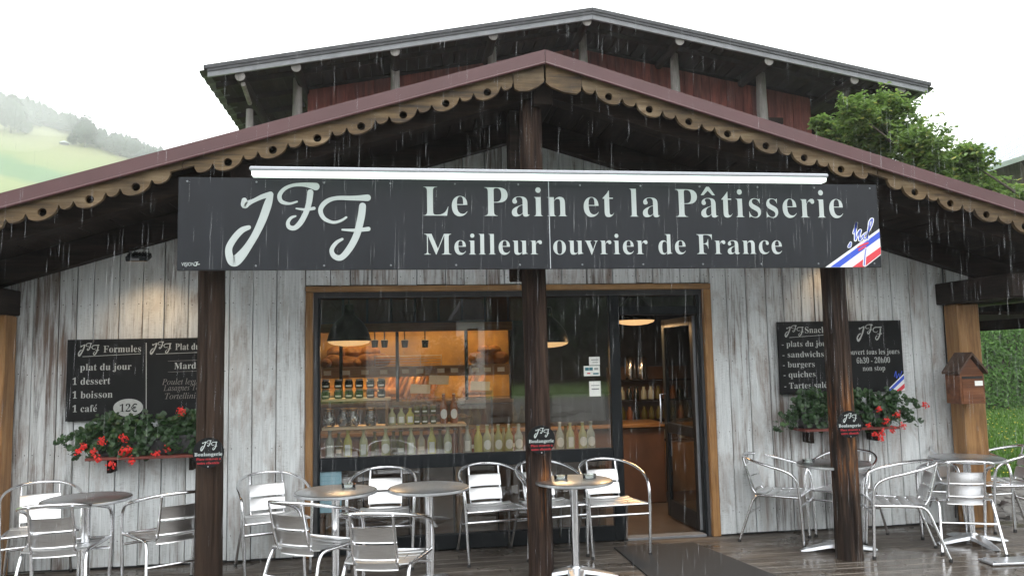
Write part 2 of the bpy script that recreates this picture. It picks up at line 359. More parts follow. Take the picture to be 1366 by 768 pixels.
def groundmat():
    m, n, l, b = newmat('ground_surface')
    tc = n.new('ShaderNodeTexCoord'); sp = n.new('ShaderNodeSeparateXYZ'); l.new(tc.outputs['Object'], sp.inputs[0])
    big = nz(n, l, tc.outputs['Object'], .02, 5); mid = nz(n, l, tc.outputs['Object'], .25, 6); fin = nz(n, l, tc.outputs['Object'], 9, 6, .7)
    # fields on the hill: strips across the slope (height picks the strip)
    st = math2(n, l, 'ADD', math2(n, l, 'MULTIPLY', sp.outputs['Z'], .0105), math2(n, l, 'MULTIPLY', sp.outputs['X'], .0024))
    st = math2(n, l, 'ADD', st, math2(n, l, 'MULTIPLY', big, .25))
    strips = ramp(n, l, st, [(0., (.08, .13, .03)), (.40, (.13, .18, .045)), (.50, (.17, .20, .06)), (.53, (.06, .14, .05)), (.61, (.065, .15, .055)), (.64, (.15, .19, .06)), (.74, (.19, .20, .075)), (.88, (.20, .20, .09)), (1., (.19, .19, .08))])
    lawn = mix(n, l, fin, (.06, .13, .02), (.12, .21, .04))
    meadow = mix(n, l, mid, strips, (.15, .22, .06)); 
    hz = n.new('ShaderNodeMapRange'); hz.inputs[1].default_value = 2; hz.inputs[2].default_value = 12; l.new(sp.outputs['Z'], hz.inputs[0])
    green = mix(n, l, hz.outputs[0], lawn, mix(n, l, .25, strips, meadow))
    # gravel in front of and beside the deck
    gx = n.new('ShaderNodeMapRange'); gx.inputs[1].default_value = 9.3; gx.inputs[2].default_value = 10.6; gx.inputs[3].default_value = 1; gx.inputs[4].default_value = 0; 
    l.new(math2(n, l, 'ADD', sp.outputs['Y'], math2(n, l, 'MULTIPLY', mid, 1.2)), gx.inputs[0])
    gy = n.new('ShaderNodeMapRange'); gy.inputs[1].default_value = -24; gy.inputs[2].default_value = -22; l.new(sp.outputs['Y'], gy.inputs[0])
    gr = math2(n, l, 'MULTIPLY', gx.outputs[0], gy.outputs[0])
    grav = ramp(n, l, fin, [(.3, (.045, .043, .04)), (.5, (.08, .077, .072)), (.7, (.17, .165, .155))])
    l.new(mix(n, l, gr, green, grav), b.inputs['Base Color']); b.inputs['Roughness'].default_value = .85
    bump(n, l, b, fin, .4, .02); return m
M['ground'] = groundmat()
# ------------------------------------------------------------------ lettering helpers
from mathutils.geometry import tessellate_polygon
SER = {}
def serif(s):
    o = ''
    for c in s:
        if 'A' <= c <= 'Z': o += chr(0x1D400+ord(c)-65)
        elif 'a' <= c <= 'z': o += chr(0x1D41A+ord(c)-97)
        elif '0' <= c <= '9': o += chr(0x1D7CE+ord(c)-48)
        else: o += {'é': chr(0x1D41A+4), 'â': chr(0x1D41A)}.get(c, c)
    return o
def ital(s): return ''.join(chr(0x1D434+ord(c)-65) if 'A' <= c <= 'Z' else ('\u210e' if c == 'h' else chr(0x1D44E+ord(c)-97)) if 'a' <= c <= 'z' else c for c in s)
def raw_text(body, off=0, sp=1.0):
    cu = bpy.data.curves.new('tmp', 'FONT'); cu.body = body; cu.offset = off; cu.space_character = sp; cu.resolution_u = 4; cu.fill_mode = 'FRONT'
    o = bpy.data.objects.new('tmp', cu); C.objects.link(o); bpy.context.view_layer.update()
    dg = bpy.context.evaluated_depsgraph_get(); me = o.evaluated_get(dg).to_mesh()
    v = [(p.co.x, p.co.y) for p in me.vertices]; f = [tuple(p.vertices) for p in me.polygons]
    o.evaluated_get(dg).to_mesh_clear(); bpy.data.objects.remove(o); bpy.data.curves.remove(cu); return v, f
def widths(v): return min(p[0] for p in v), max(p[0] for p in v)
CAPH = max(p[1] for p in raw_text(serif('H'))[0])
def write(mb, s, x0, x1, zb, cap, y, off=-.003, sp=1.03, style='serif'):
    if style == 'serif': body = serif(s)
    elif style == 'ital': body = ital(s)
    else: body = s
    v, f = raw_text(body, off, sp); a, b = widths(v); k = (x1-x0)/(b-a); kz = cap/CAPH
    vs = [(x0+(p[0]-a)*k, y, zb+p[1]*kz) for p in v]; n = len(vs)
    mb.add(vs, f)
    if style == 'serif':
        for i, c in enumerate(s):
            if c in 'éâ':
                w0 = widths(raw_text(serif(s[:i]), off, sp)[0])[1] if i and s[:i].strip() else 0
                w1 = widths(raw_text(serif(s[:i+1]), off, sp)[0])[1]
                gc = x0+((w0+w1)/2+.02-a)*k; h = cap
                xs = zb+cap*.72
                if c == 'é': mb.add([(gc-.03*h, y, xs+.08*h), (gc+.05*h, y, xs+.08*h), (gc+.24*h, y, xs+.34*h), (gc+.08*h, y, xs+.34*h)], [(0, 1, 2, 3)])
                else: mb.add([(gc-.26*h, y, xs+.06*h), (gc-.16*h, y, xs+.06*h), (gc, y, xs+.22*h), (gc+.16*h, y, xs+.06*h), (gc+.26*h, y, xs+.06*h), (gc+.05*h, y, xs+.36*h), (gc-.05*h, y, xs+.36*h)], [(0, 1, 2, 6), (2, 3, 4, 5), (2, 5, 6)])
    return mb
def brush(mb, pts, fn, y, wk=1.0):
    """pts (x, y, width) in drawing units; fn maps a drawing point to (X, Z)."""
    P = catmull(pts, 8); L = []; R_ = []
    for i, p in enumerate(P):
        a = P[max(0, i-1)]; b = P[min(len(P)-1, i+1)]; dx, dy = b[0]-a[0], b[1]-a[1]; d = math.hypot(dx, dy) or 1
        w = p[2]*.5*wk; L.append((p[0]-dy/d*w, p[1]+dx/d*w)); R_.append((p[0]+dy/d*w, p[1]-dx/d*w))
    mb.k = getattr(mb, 'k', 0)+1; yy = y-.0005*mb.k
    vs = [(fn(*q)[0], yy, fn(*q)[1]) for q in L]+[(fn(*q)[0], yy, fn(*q)[1]) for q in R_]; n = len(L)
    mb.add(vs, [(i, i+1, n+i+1, n+i) for i in range(n-1)])
    for e in (0, -1):
        p = P[e]; vs = [(fn(p[0]+p[2]*.5*wk*math.cos(a), p[1]+p[2]*.5*wk*math.sin(a))) for a in [k*PI/6 for k in range(12)]]
        mb.add([(q[0], yy-(.00015 if e else .0003), q[1]) for q in vs], [tuple(range(12))])
LOGO = [
 [(397, 196, 30), (399, 220, 40), (420, 210, 30), (448, 198, 22), (495, 176, 26), (542, 162, 30)],
 [(544, 164, 28), (527, 218, 44), (496, 305, 44), (458, 385, 40), (418, 450, 42), (380, 500, 52), (342, 532, 58), (318, 512, 44), (312, 460, 38), (342, 405, 36), (382, 362, 33), (422, 345, 24)],
 [(792, 120, 42), (735, 110, 24), (670, 112, 18), (620, 132, 20), (592, 168, 24), (602, 202, 22), (645, 214, 14), (688, 203, 10)],
 [(762, 152, 34), (755, 205, 32), (738, 262, 30), (708, 318, 30), (675, 348, 26), (645, 343, 24), (638, 318, 20), (655, 293, 16), (680, 283, 10)],
 [(684, 241, 8), (735, 247, 15), (782, 240, 18)],
 [(1078, 182, 36), (1000, 184, 26), (905, 184, 22), (848, 205, 26), (818, 248, 26), (836, 294, 22), (885, 317, 16), (928, 309, 14), (960, 290, 12)],
 [(1050, 228, 38), (1042, 290, 40), (1017, 388, 38), (975, 466, 36), (930, 512, 32), (892, 502, 28), (880, 468, 24), (905, 430, 20), (938, 410, 14)],
 [(938, 358, 10), (1010, 361, 18), (1082, 354, 24)]]
def logo(mb, x0, x1, z0, z1, y, wk=1.0):
    fn = lambda u, v: (x0+(u-293)/(1104-293)*(x1-x0), z1-(v-98)/(568-98)*(z1-z0))
    for p in LOGO: brush(mb, p, fn, y, wk)
    return mb
def plate(loops, y0, y1, mb=None):
    """flat board with holes: loops of (x, z); the first is the outline."""
    mb = mb or MB(); tri = tessellate_polygon([[Vector((x, z, 0)) for x, z in lp] for lp in loops])
    pts = [p for lp in loops for p in lp]; n = len(pts)
    def sgn(t):
        a, b, c = (pts[i] for i in t); return (b[0]-a[0])*(c[1]-a[1])-(b[1]-a[1])*(c[0]-a[0])
    fs = [tuple(t) if sgn(t) > 0 else tuple(t[::-1]) for t in tri]
    fs = [f for f in fs]+[tuple(i+n for i in f[::-1]) for f in fs]
    o = 0
    for li, lp in enumerate(loops):
        m_ = len(lp); area = sum(lp[i][0]*lp[(i+1) % m_][1]-lp[(i+1) % m_][0]*lp[i][1] for i in range(m_)); ccw = area > 0
        for i in range(m_):
            a, b = o+i, o+(i+1) % m_
            q = (a, a+n, b+n, b)
            fs.append(q if (ccw == (li == 0)) else q[::-1])
        o += m_
    return mb.add([(x, y0, z) for x, z in pts]+[(x, y1, z) for x, z in pts], fs)
def disc(cx, cz, rx, rz, n=32): return [(cx+rx*math.cos(2*PI*k/n), cz+rz*math.sin(2*PI*k/n)) for k in range(n)]
# ------------------------------------------------------------------ layout constants (metres)
YW, YP, YS, YB = 7.15, 6.13, 5.80, 5.90
ap = atY(727, 66, YB-.06); le = atY(10, 255, YB-.06); re_ = atY(1356, 265, YB-.06)
XA, ZA = ap.x, ap.z; KL = (ZA-le.z)/(XA-le.x); KR = (ZA-re_.z)/(re_.x-XA)
def roofz(x): return ZA-(KL*(XA-x) if x < XA else KR*(x-XA))
XL, XR = -3.36, 5.62          # ends of the shop front
XE0, XE1 = -4.9, 7.15         # eaves
# ------------------------------------------------------------------ ground with the hill
def hill(x, y):
    u = -.375*x+.927*y; v = .927*x+.375*y
    R_ = max(0, min(165, 109-.63*v))*(1 if v < 150 else max(0, 1-(v-150)/150))
    if R_ <= 0 or u < 150: return 0
    h = .56*(u-200)+.56*18*math.exp(-max(0, u-200)/30.)-(0 if u > 200 else 0)
    if u < 200: h = .56*18*max(0, (u-150)/50)**2
    n_ = 3.5*noise.noise(Vector((x*.02, y*.02, 0)))+1.2*noise.noise(Vector((x*.08, y*.08, 3)))
    if y < -60: return 0
    top = R_-max(0, (u-200)-R_/.56)*.05
    return max(0, min(h, top)+n_*min(1, h/30))
def farhill(x, y): return .2*max(0, -y-75)*min(1, max(0, -y-75)/40)  # unseen rise added behind the viewer, keeps mirrored sky out of the glass
def axis(lo, hi, near, step):
    a = [0]; s = 1.5
    pts = set()
    x = lo
    while x < hi:
        pts.add(round(x, 3)); x += 2.5 if abs(x) < 20 else step
    pts.add(hi); return sorted(pts)
xs = axis(-720, 720, 0, 9); ys = axis(-300, 760, 0, 9)
g = MB(); nx = len(xs)
g.v = [(x, y, -.14+hill(x, y)+min(60, farhill(x, y))) for y in ys for x in xs]
g.f = [(j*nx+i, j*nx+i+1, (j+1)*nx+i+1, (j+1)*nx+i) for j in range(len(ys)-1) for i in range(nx-1)]
tag(g.build('ground', M['ground'], smooth=True), 'ground of gravel, lawn and hillside meadows', kind='structure')
# hillside wood and single trees
def conifer(mb, p, h, r, rnd):
    seg = 7; lv = 4
    for k in range(lv):
        z0 = h*(.12+.2*k); z1 = h*(.42+.2*k) if k < lv-1 else h; rr = r*(1-.22*k)
        a0 = rnd.random()*6
        ring = [(p[0]+rr*(.75+.5*rnd.random())*math.cos(a0+2*PI*i/seg), p[1]+rr*(.75+.5*rnd.random())*math.sin(a0+2*PI*i/seg), p[2]+z0-rnd.random()*.06*h) for i in range(seg)]
        mb.add(ring+[(p[0], p[1], p[2]+z1)], [(i, (i+1) % seg, seg) for i in range(seg)])
rnd = random.Random(3); wood_ = MB()
def uv2xy(u, v): return (-.375*u+.927*v, .927*u+.375*v)
for i in range(1100):
    v = rnd.uniform(-75, 125); ridge = 200+max(0, 109-.63*v)/.56
    u = ridge+rnd.uniform(-7, 8)+4*noise.noise(Vector((v*.05, 0, 1)))-max(0, (v-22))*.9*rnd.random()
    if v < -12: u -= rnd.uniform(0, 12)
    x, y = uv2xy(u, v); conifer(wood_, (x, y, hill(x, y)-.3), rnd.uniform(5, 9), rnd.uniform(2.6, 4.4), rnd)
w2 = MB()  # unseen conifers added behind the viewer to darken the glass reflection
for i in range(1100):
    x = rnd.uniform(-75, 120); y = rnd.uniform(-68, -50); conifer(w2, (x, y, -.6), rnd.uniform(9, 15), rnd.uniform(2.2, 3.4), rnd)
tag(w2.build('filler_wood', M['spruce']), 'added dark conifers behind the viewer filling the glass reflection', kind='stuff')
tag(wood_.build('conifer_wood', M['conif']), 'dark wood along the misty hill crest', kind='stuff')
def leafcloud(name, pts, mat, parent=None, shape='leaf', kind='stuff'):
    """pts: (pos, normal-ish Vector, size)"""
    v = []; f = []; R3 = random.Random(11)
    for p, nrm, s in pts:
        a = Vector((R3.uniform(-1, 1), R3.uniform(-1, 1), R3.uniform(-1, 1)))
        t = nrm.cross(a)
        if t.length < 1e-4: continue
        t.normalize(); b_ = nrm.cross(t).normalized(); o = len(v)
        if shape == 'leaf':
            for (x, y, z) in ((0, 0, 0), (.28, .35, .07), (.2, .8, .02), (0, 1.1, -.1), (-.2, .8, .02), (-.28, .35, .07)):
                v.append(p+(t*x+b_*y+nrm*z)*s)
            f.append((o, o+1, o+2, o+3)); f.append((o, o+3, o+4, o+5))
        elif shape == 'round':
            v.append(p-nrm*.12*s)
            for k in range(7):
                an = 2*PI*k/7+.3; rr = s*(.5+.08*(k % 2)); v.append(p+(t*math.cos(an)+b_*math.sin(an))*rr)
            for k in range(7):
                if k != 5: f.append((o, o+1+k, o+1+(k+1) % 7))
        else:
            for (x, y) in ((-.5, -.4), (.5, -.4), (.5, .5), (-.5, .5)): v.append(p+(t*x+b_*y)*s)
            f.append((o, o+1, o+2, o+3))
    mb = MB(); mb.v = [tuple(q) for q in v]; mb.f = f
    o = mb.build(name, mat, parent)
    if kind: o['kind'] = kind
    return o
def rv(R3):
    while True:
        v = Vector((R3.uniform(-1, 1), R3.uniform(-1, 1), R3.uniform(-1, 1)))
        if .05 < v.length < 1: return v.normalized()
def hilltree(px, py, d, h, r, label):
    dr = ray(px, py); dr = dr/math.hypot(dr.x, dr.y); t = 150
    while t < 600:
        q = Vector((0, 0, EYE))+dr*t
        if q.z < hill(q.x, q.y)-.14: break
        t += 1.0
    e = empty('round_tree' if r > 3 else 'bush', (q.x, q.y, hill(q.x, q.y)-.2), label=label, cat='tree' if h > 5 else 'bush')
    R3 = random.Random(int(px)); pts = []
    for k in range(420):
        n_ = rv(R3); rr = R3.uniform(.6, 1.0)
        zz = n_.z*h*.46; taper = 1-.35*max(0, n_.z)
        pts.append((Vector((n_.x*r*rr*taper, n_.y*r*rr*taper, h*.54+zz*rr)), n_, R3.uniform(.9, 1.7)*h/14))
    leafcloud('crown', pts, M['conif'], e, 'quad', None)
    MB().tube([(0, 0, -1), (0, 0, h*.5)], [.4*h/14, .15*h/14], 6).build('trunk', M['bark'], e)
hilltree(113, 197, 330, 14, 5, 'large dark rounded tree right of the tiny hut on the hill')
hilltree(97, 194, 330, 5, 2.6, 'small bush just left of the large rounded hill tree')
hilltree(133, 199, 330, 6, 3, 'pale low tree just right of the large rounded hill tree')
hilltree(34, 180, 330, 8, 3.2, 'bush at the lower edge of the left hand wood')
hilltree(14, 180, 330, 17, 6, 'tall misty tree at the left picture edge on the hill')
hilltree(24, 178, 330, 13, 4.5, 'misty tree right of the tall one at the left picture edge')
hilltree(160, 209, 330, 9, 4.5, 'broad tree at the lower right end of the hillside wood')
hilltree(178, 213, 330, 10, 4.5, 'rightmost tree of the hillside wood above the roof')
hilltree(147, 204, 330, 7, 3.4, 'smaller tree left of the broad one at the wood end')
hutp = None
dr = ray(86, 193); dr = dr/math.hypot(dr.x, dr.y); t = 150
while t < 600:
    q = Vector((0, 0, EYE))+dr*t
    if q.z < hill(q.x, q.y): break
    t += 1
e = empty('meadow_hut', (q.x, q.y, q.z-.6), .3, label='tiny hut with a pale roof in the hillside meadow', cat='hut')
MB().box(-1.5, 1.5, -1.1, 1.1, 0, 1.3).build('wall', M['slate'], e); MB().prism([(-1.9, 1.2), (1.9, 1.2), (0, 2.0)], -1.4, 1.4).build('roof', M['mauve'], e)
# ------------------------------------------------------------------ deck
deck = empty('deck', (0, 0, 0), kind='structure'); tag(deck, 'wet brown timber terrace in front of the bakery')
DX0, DX1, DY0 = -5.2, 6.35, 4.35
MB().box(DX0+.05, DX1-.05, DY0+.05, YW+.02, -.16, -.03).build('joist_bed', M['rubber'], deck)
rnd = random.Random(5); y = DY0; row = 0
while y < YW-.01:
    w = .138; x = DX0-rnd.uniform(0, 1.5)
    while x < DX1:
        L = rnd.uniform(2.4, 3.6); x0, x1 = max(x, DX0), min(x+L, DX1)
        if x1-x0 > .1:
            dz = rnd.uniform(-.003, .001); MB().cbox(x0+.002, x1-.002, y+.003, min(y+w-.003, YW), -.03, dz, .004).build('deck_board', M['deck'], deck)
        x += L
    y += w; row += 1
# ------------------------------------------------------------------ bakery
bak = empty('bakery', (0, 0, 0), label='whitewashed timber bakery with a scalloped gable roof and log posts', cat='building')
WT = .36                                                    # wall top below the roof line
wall = MB()
def wtop(x): return roofz(x)-.34
FX0, FX1, FZ1 = -.845, 2.905, 2.345                           # opening casing outer edges
wall.prism([(XL, 0), (FX0+.1, 0), (FX0+.1, wtop(FX0+.1)), (XL, wtop(XL))], YW+.02, YW+.14)
wall.prism([(FX1-.1, 0), (XR, 0), (XR, wtop(XR)), (FX1-.1, wtop(FX1-.1))], YW+.02, YW+.14)
wall.prism([(FX0+.1, FZ1-.1), (FX1-.1, FZ1-.1), (FX1-.1, wtop(FX1-.1)), (XA, wtop(XA)), (FX0+.1, wtop(FX0+.1))], YW+.02, YW+.14)
fwall = wall.build('front_wall', M['slate'], bak)
def planks(x0, x1, zb, wmin=.12, wmax=.21, seed=1):
    R3 = random.Random(seed); x = x0
    while x < x1-.01:
        w = min(R3.uniform(wmin, wmax), x1-x)
        if x1-(x+w) < .06: w = x1-x
        a, b = x+.0035, x+w-.0035; c = .004; yf = YW-.012-R3.uniform(0, .011); yb = YW+.02; zb_ = zb+R3.uniform(0, .008)
        zz = lambda q: wtop(q)-.002
        cs = [(a, yb), (a, yf+c), (a+c, yf), (b-c, yf), (b, yf+c), (b, yb)]
        vs = [(p, q, zb_) for p, q in cs]+[(p, q, zz(p)) for p, q in cs]
        MB().add(vs, [(5, 4, 3, 2, 1, 0), (6, 7, 8, 9, 10, 11)]+[(i, i+1, i+7, i+6) for i in range(5)]).build('plank', M['plank'], fwall)
        x += w
planks(XL, FX0, .015, seed=4); planks(FX1, XR, .015, seed=9); planks(FX0, FX1, FZ1+.006, .16, .27, seed=12)
nails = MB(); R3 = random.Random(41)
for pk in [o for o in C.objects if o.name.startswith('plank')]:
    xs_ = [v.co.x for v in pk.data.vertices]; zs_ = [v.co.z for v in pk.data.vertices]; yf_ = min(v.co.y for v in pk.data.vertices); a, b = min(xs_), max(xs_)
    for z in (.22, .95, 1.62, 2.2, 2.42, 3.0, 3.4):
        if min(zs_)+.03 < z < wtop((a+b)/2)-.05 and b-a > .08:
            for x in (a+.028, b-.028):
                zz = z+R3.uniform(-.012, .012); nails.add([(x+.0045*math.cos(k*PI/3), yf_-.0012, zz+.0045*math.sin(k*PI/3)) for k in range(6)], [(0, 1, 2, 3, 4, 5)])
nails.build('nail_heads', M['dark'], bak)['kind'] = 'stuff'
# casing round the opening
cas = MB().cbox(FX0, FX0+.065, YW-.035, YW+.1, 0, FZ1-.052, .006).build('door_casing', M['gold'], bak)
MB().cbox(FX1-.075, FX1, YW-.035, YW+.1, 0, FZ1-.052, .006).build('door_casing', M['gold'], bak)
MB().cbox(FX0, FX1, YW-.038, YW+.1, FZ1-.05, FZ1, .006).build('door_casing', M['goldx'], bak)
# shop window: dark metal frame, upper and lower pane
GX0, GX1 = FX0+.065, 2.02; YF = YW+.03
win = empty('shop_window'); win.parent = bak
MB().cbox(GX0, GX0+.055, YF, YF+.07, 0, FZ1-.052).build('mullion', M['black'], win)
MB().cbox(GX1-.10, GX1, YF, YF+.07, 0, FZ1-.052).build('mullion', M['black'], win)
zr = atY(440, 611, YF).z
MB().cbox(GX0+.055, GX1-.10, YF, YF+.07, zr-.115, zr).build('rail', M['black'], win)
MB().cbox(GX0+.055, GX1-.10, YF, YF+.07, .0, .13).build('rail', M['black'], win)
MB().cbox(GX0+.055, GX1-.10, YF, YF+.07, FZ1-.10, FZ1-.052).build('rail', M['black'], win)
MB().box(GX0+.05, GX1-.095, YF+.03, YF+.038, zr-.01, FZ1-.09).build('pane', M['pane'], win)
MB().box(GX0+.05, GX1-.095, YF+.03, YF+.038, .12, zr-.10).build('pane', M['pane'], win)
# doorway
dw = empty('doorway_frame'); dw.parent = bak
DX_R = FX1-.075
MB().cbox(DX_R-.05, DX_R, YF, YF+.07, 0, FZ1-.052).build('mullion', M['black'], dw)
MB().cbox(GX1, DX_R-.05, YF, YF+.07, 2.06, 2.14).build('rail', M['black'], dw)
MB().cbox(GX1, DX_R-.05, YF, YF+.07, FZ1-.09, FZ1-.052).build('rail', M['black'], dw)
MB().box(GX1, DX_R-.05, YF+.03, YF+.038, 2.13, FZ1-.08).build('pane', M['pane'], dw)
MB().cbox(GX1, DX_R-.05, YF-.03, YF+.1, -.005, .02).build('threshold', M['zinc'], dw)
# open door leaf, swung inward
dl = empty('door', (DX_R-.055, YF+.075, .02)); dl.parent = bak
far = atZ(893, 686, .02); hx, hy = DX_R-.055, YF+.075
ang = math.atan2(far.y-hy, far.x-hx); dl.rotation_euler = (0, 0, ang); LW = .84; LH = 2.03
MB().cbox(0, .075, -.02, .02, 0, LH).build('stile', M['black'], dl); MB().cbox(LW-.075, LW, -.02, .02, 0, LH).build('stile', M['black'], dl)
for (a, b) in ((0, .17), (.86, .96), (LH-.09, LH)): MB().cbox(.075, LW-.075, -.02, .02, a, b).build('rail', M['black'], dl)
MB().box(.07, LW-.07, -.004, .004, .16, .87).build('pane', M['doorglass'], dl); MB().box(.07, LW-.07, -.004, .004, .95, LH-.08).build('pane', M['doorglass'], dl)
MB().cbox(-.012, -.002, -.021, .021, .02, LH).build('edge_strip', M['zinc'], dl)
hd = MB(); hd.tube([(LW-.05, .02, .95), (LW-.05, .075, .95), (LW-.05, .075, 1.25), (LW-.05, .02, 1.25)], .011, 8); hd.build('handle', M['tube'], dl, True)
for z in (.25, 1.05, 1.8): MB().lathe([(.014, 0), (.014, .1)], (-.02, -.03, z), 8).build('hinge', M['base'], dl, True)
# room behind
RX0, RX1, RY1, RZ = -1.6, 5.3, 11.3, 2.75
MB().box(RX0, RX1, YW+.14, RY1, -.06, -.004).build('shop_floor', M['innerfloor'], bak)
MB().box(RX0-.1, RX0, YW+.14, RY1, 0, RZ).build('side_wall', M['cavity'], bak)
MB().box(RX1, RX1+.1, YW+.14, RY1, 0, RZ).build('side_wall', M['cavity'], bak)
rwall = MB().box(RX0, RX1, RY1, RY1+.1, 0, RZ).build('rear_wall', M['slate'], bak)
MB().box(RX0, RX1, YW+.14, RY1, RZ, RZ+.1).build('ceiling', M['slate'], bak)
# outer body of the shop behind the front
MB().box(XL, XL+.1, YW+.14, 12.4, 0, roofz(XL)-.36).build('side_wall', M['redwood'], bak)
MB().box(XR-.1, XR, YW+.14, 12.4, 0, roofz(XR)-.36).build('side_wall', M['redwood'], bak)
MB().box(XL, XR, 12.3, 12.4, 0, roofz(XR)-.36).build('rear_wall', M['redwood'], bak)
# roof
roof = empty('roof'); roof.parent = bak
YR0, YR1 = YB+.005, 12.6
for (xa, xb) in ((XE0, XA), (XA, XE1)):
    s = 1 if xa == XA else -1
    za, zb = roofz(xa), roofz(xb)
    MB().prism([(xa, za-.03), (xb, zb-.03), (xb, zb-.115), (xa, za-.115)][::-1], YR0+.05, YR1).build('roof_deck', M['flash'], roof)
    n = 26; lx = (xb-xa)
    for i in range(n):           # soffit boards run from front to back
        a = xa+lx*i/n+.004; b = xa+lx*(i+1)/n-.004; dz = random.uniform(0, .006)
        MB().prism([(a, roofz(a)-.118), (b, roofz(b)-.118), (b, roofz(b)-.150-dz), (a, roofz(a)-.150-dz)][::-1], YR0+.05, YW+.3).build('soffit_board', M['darky'], roof)
def rafter(y0, y1, d0, d1, name='rafter'):
    for (xa, xb) in ((XE0+.2, XA-.004), (XA+.004, XE1-.2)):
        MB().prism([(xa, roofz(xa)-d0), (xa, roofz(xa)-d1), (xb, roofz(xb)-d1), (xb, roofz(xb)-d0)], y0, y1).build(name, M['dark'], roof)
rafter(YW-.14, YW-.03, .162, .37); rafter(YP-.10, YP+.06, .162, .30)
# flashing: maroon folded metal with a rolled lower edge
for (xa, xb) in ((XE0, XA-.002), (XA+.002, XE1)):
    a = MB().prism([(xa, roofz(xa)), (xa, roofz(xa)-.105), (xb, roofz(xb)-.105), (xb, roofz(xb))], YB-.06, YB-.045)
    a.prism([(xa, roofz(xa)+.003), (xa, roofz(xa)-.012), (xb, roofz(xb)-.012), (xb, roofz(xb)+.003)], YB-.045, YB+.12)
    fl = a.build('verge_flashing', M['flash'], roof)
    MB().tube([(xa, YB-.062, roofz(xa)-.108), (xb, YB-.062, roofz(xb)-.108)], .0105, 8).build('rolled_edge', M['flash'], fl, True) if False else None
    MB().tube([(xa, YB-.062, roofz(xa)-.108), (xb, YB-.062, roofz(xb)-.108)], .0105, 8).build('rolled_edge', M['flash'], roof, True)
# scalloped barge boards with round holes
hl = [(58.6, 287.9), (121.5, 270.3), (182.9, 252.8), (305, 219.4), (364.7, 202.8), (423.8, 186.5), (482, 170.6), (538, 154.7), (594.5, 139.5), (649.7, 125.6)]
hr = [(811, 131), (865, 148.6), (917.5, 165), (969, 182.8), (1020, 199), (1071, 215), (1120, 232), (1217.6, 263.6), (1265, 278.5), (1313, 294)]
HL = [atY(*p, YB).x for p in hl]; HR = [atY(*p, YB).x for p in hr]
HL = [HL[0]-.345*k for k in (5, 4, 3, 2, 1)]+HL; HR = HR+[HR[-1]+.345*k for k in (1, 2, 3, 4, 5)]
D0 = .185
def bargeside(H, side):
    # pieces of the lower edge, as (x, depth below roof line), left to right
    segs = []; edge = []
    inner = XA-.006 if side < 0 else XA+.006
    bl = (atY(684, 110, YB).x, inner) if side < 0 else (inner, atY(775, 118, YB).x)
    def arc(a, b, sag, n=10):
        return [(a+(b-a)*k/n, D0+sag*math.sqrt(max(0, 1-(2*k/n-1)**2))) for k in range(n+1)]
    def block():
        a, b = bl; return [(a, D0), (a+.01, D0+.055), (a+.04, D0+.08), ((a+b)/2, D0+.1), (b-.04, D0+.085), (b, D0+.06)] if side < 0 else [(a, D0+.07), (a+.04, D0+.09), ((a+b)/2, D0+.1), (b-.04, D0+.08), (b-.01, D0+.05), (b, D0)]
    items = []       # (x0, x1, type)
    hs_ = sorted(H); LWD = .108
    for i, h in enumerate(hs_):
        items.append((h-LWD, h+LWD, 'L', h))
        nx_ = hs_[i+1]-LWD if i+1 < len(hs_) else None
        if nx_ is not None:
            gap = nx_-(h+LWD)
            if gap < .2: items.append((h+LWD, nx_, 'S', 0))
            else: items += [(h+LWD, h+LWD+.125, 'S', 0), (h+LWD+.125, nx_-.125, 'F', 0), (nx_-.125, nx_, 'S', 0)]
    if side < 0: items += [(items[-1][1], bl[0], 'S', 0), (bl[0], bl[1], 'B', 0)]
    else: items = [(bl[0], bl[1], 'B', 0), (bl[1], items[0][0], 'S', 0)]+items
    # split into boards at the flat stretch and before the apex block
    groups = [[]]
    for it in items:
        if it[2] == 'F':
            m_ = (it[0]+it[1])/2; groups[-1].append((it[0], m_, 'F', 0)); groups.append([(m_, it[1], 'F', 0)])
        elif it[2] == 'B' and side < 0: groups.append([it])
        elif it[2] == 'B': groups[-1].append(it); groups.append([])
        else: groups[-1].append(it)
    for gi, gr in enumerate([g_ for g_ in groups if g_]):
        low = []; holes = []
        for (a, b, t_, h) in gr:
            if t_ == 'L': q = arc(a, b, .078); holes.append([(p[0], p[1]) for p in disc(h, roofz(h)-D0-.022, .030, .030, 14)][::-1])
            elif t_ == 'S': q = arc(a, b, .045, 8)
            elif t_ == 'F': q = [(a, D0-.02), (b, D0-.02)]
            else: q = block()
            low += q
        lx = [low[0]]
        for p in low[1:]:
            if p[0]-lx[-1][0] < 1e-5:
                if abs(p[1]-lx[-1][1]) < 1e-5: continue
            lx.append(p)
        x0, x1 = lx[0][0]+.002, lx[-1][0]-.002
        lx[0] = (x0, lx[0][1]); lx[-1] = (x1, lx[-1][1])
        out = [(p[0], roofz(p[0])-p[1]) for p in lx]+[(x1, roofz(x1)-.06), (x0, roofz(x0)-.06)]
        plate([out]+holes, YB-.03+.004*(gi % 2), YB+.002+.004*(gi % 2)).build('barge_board', M['barge'], roof)
bargeside(HL, -1); bargeside(HR, 1)
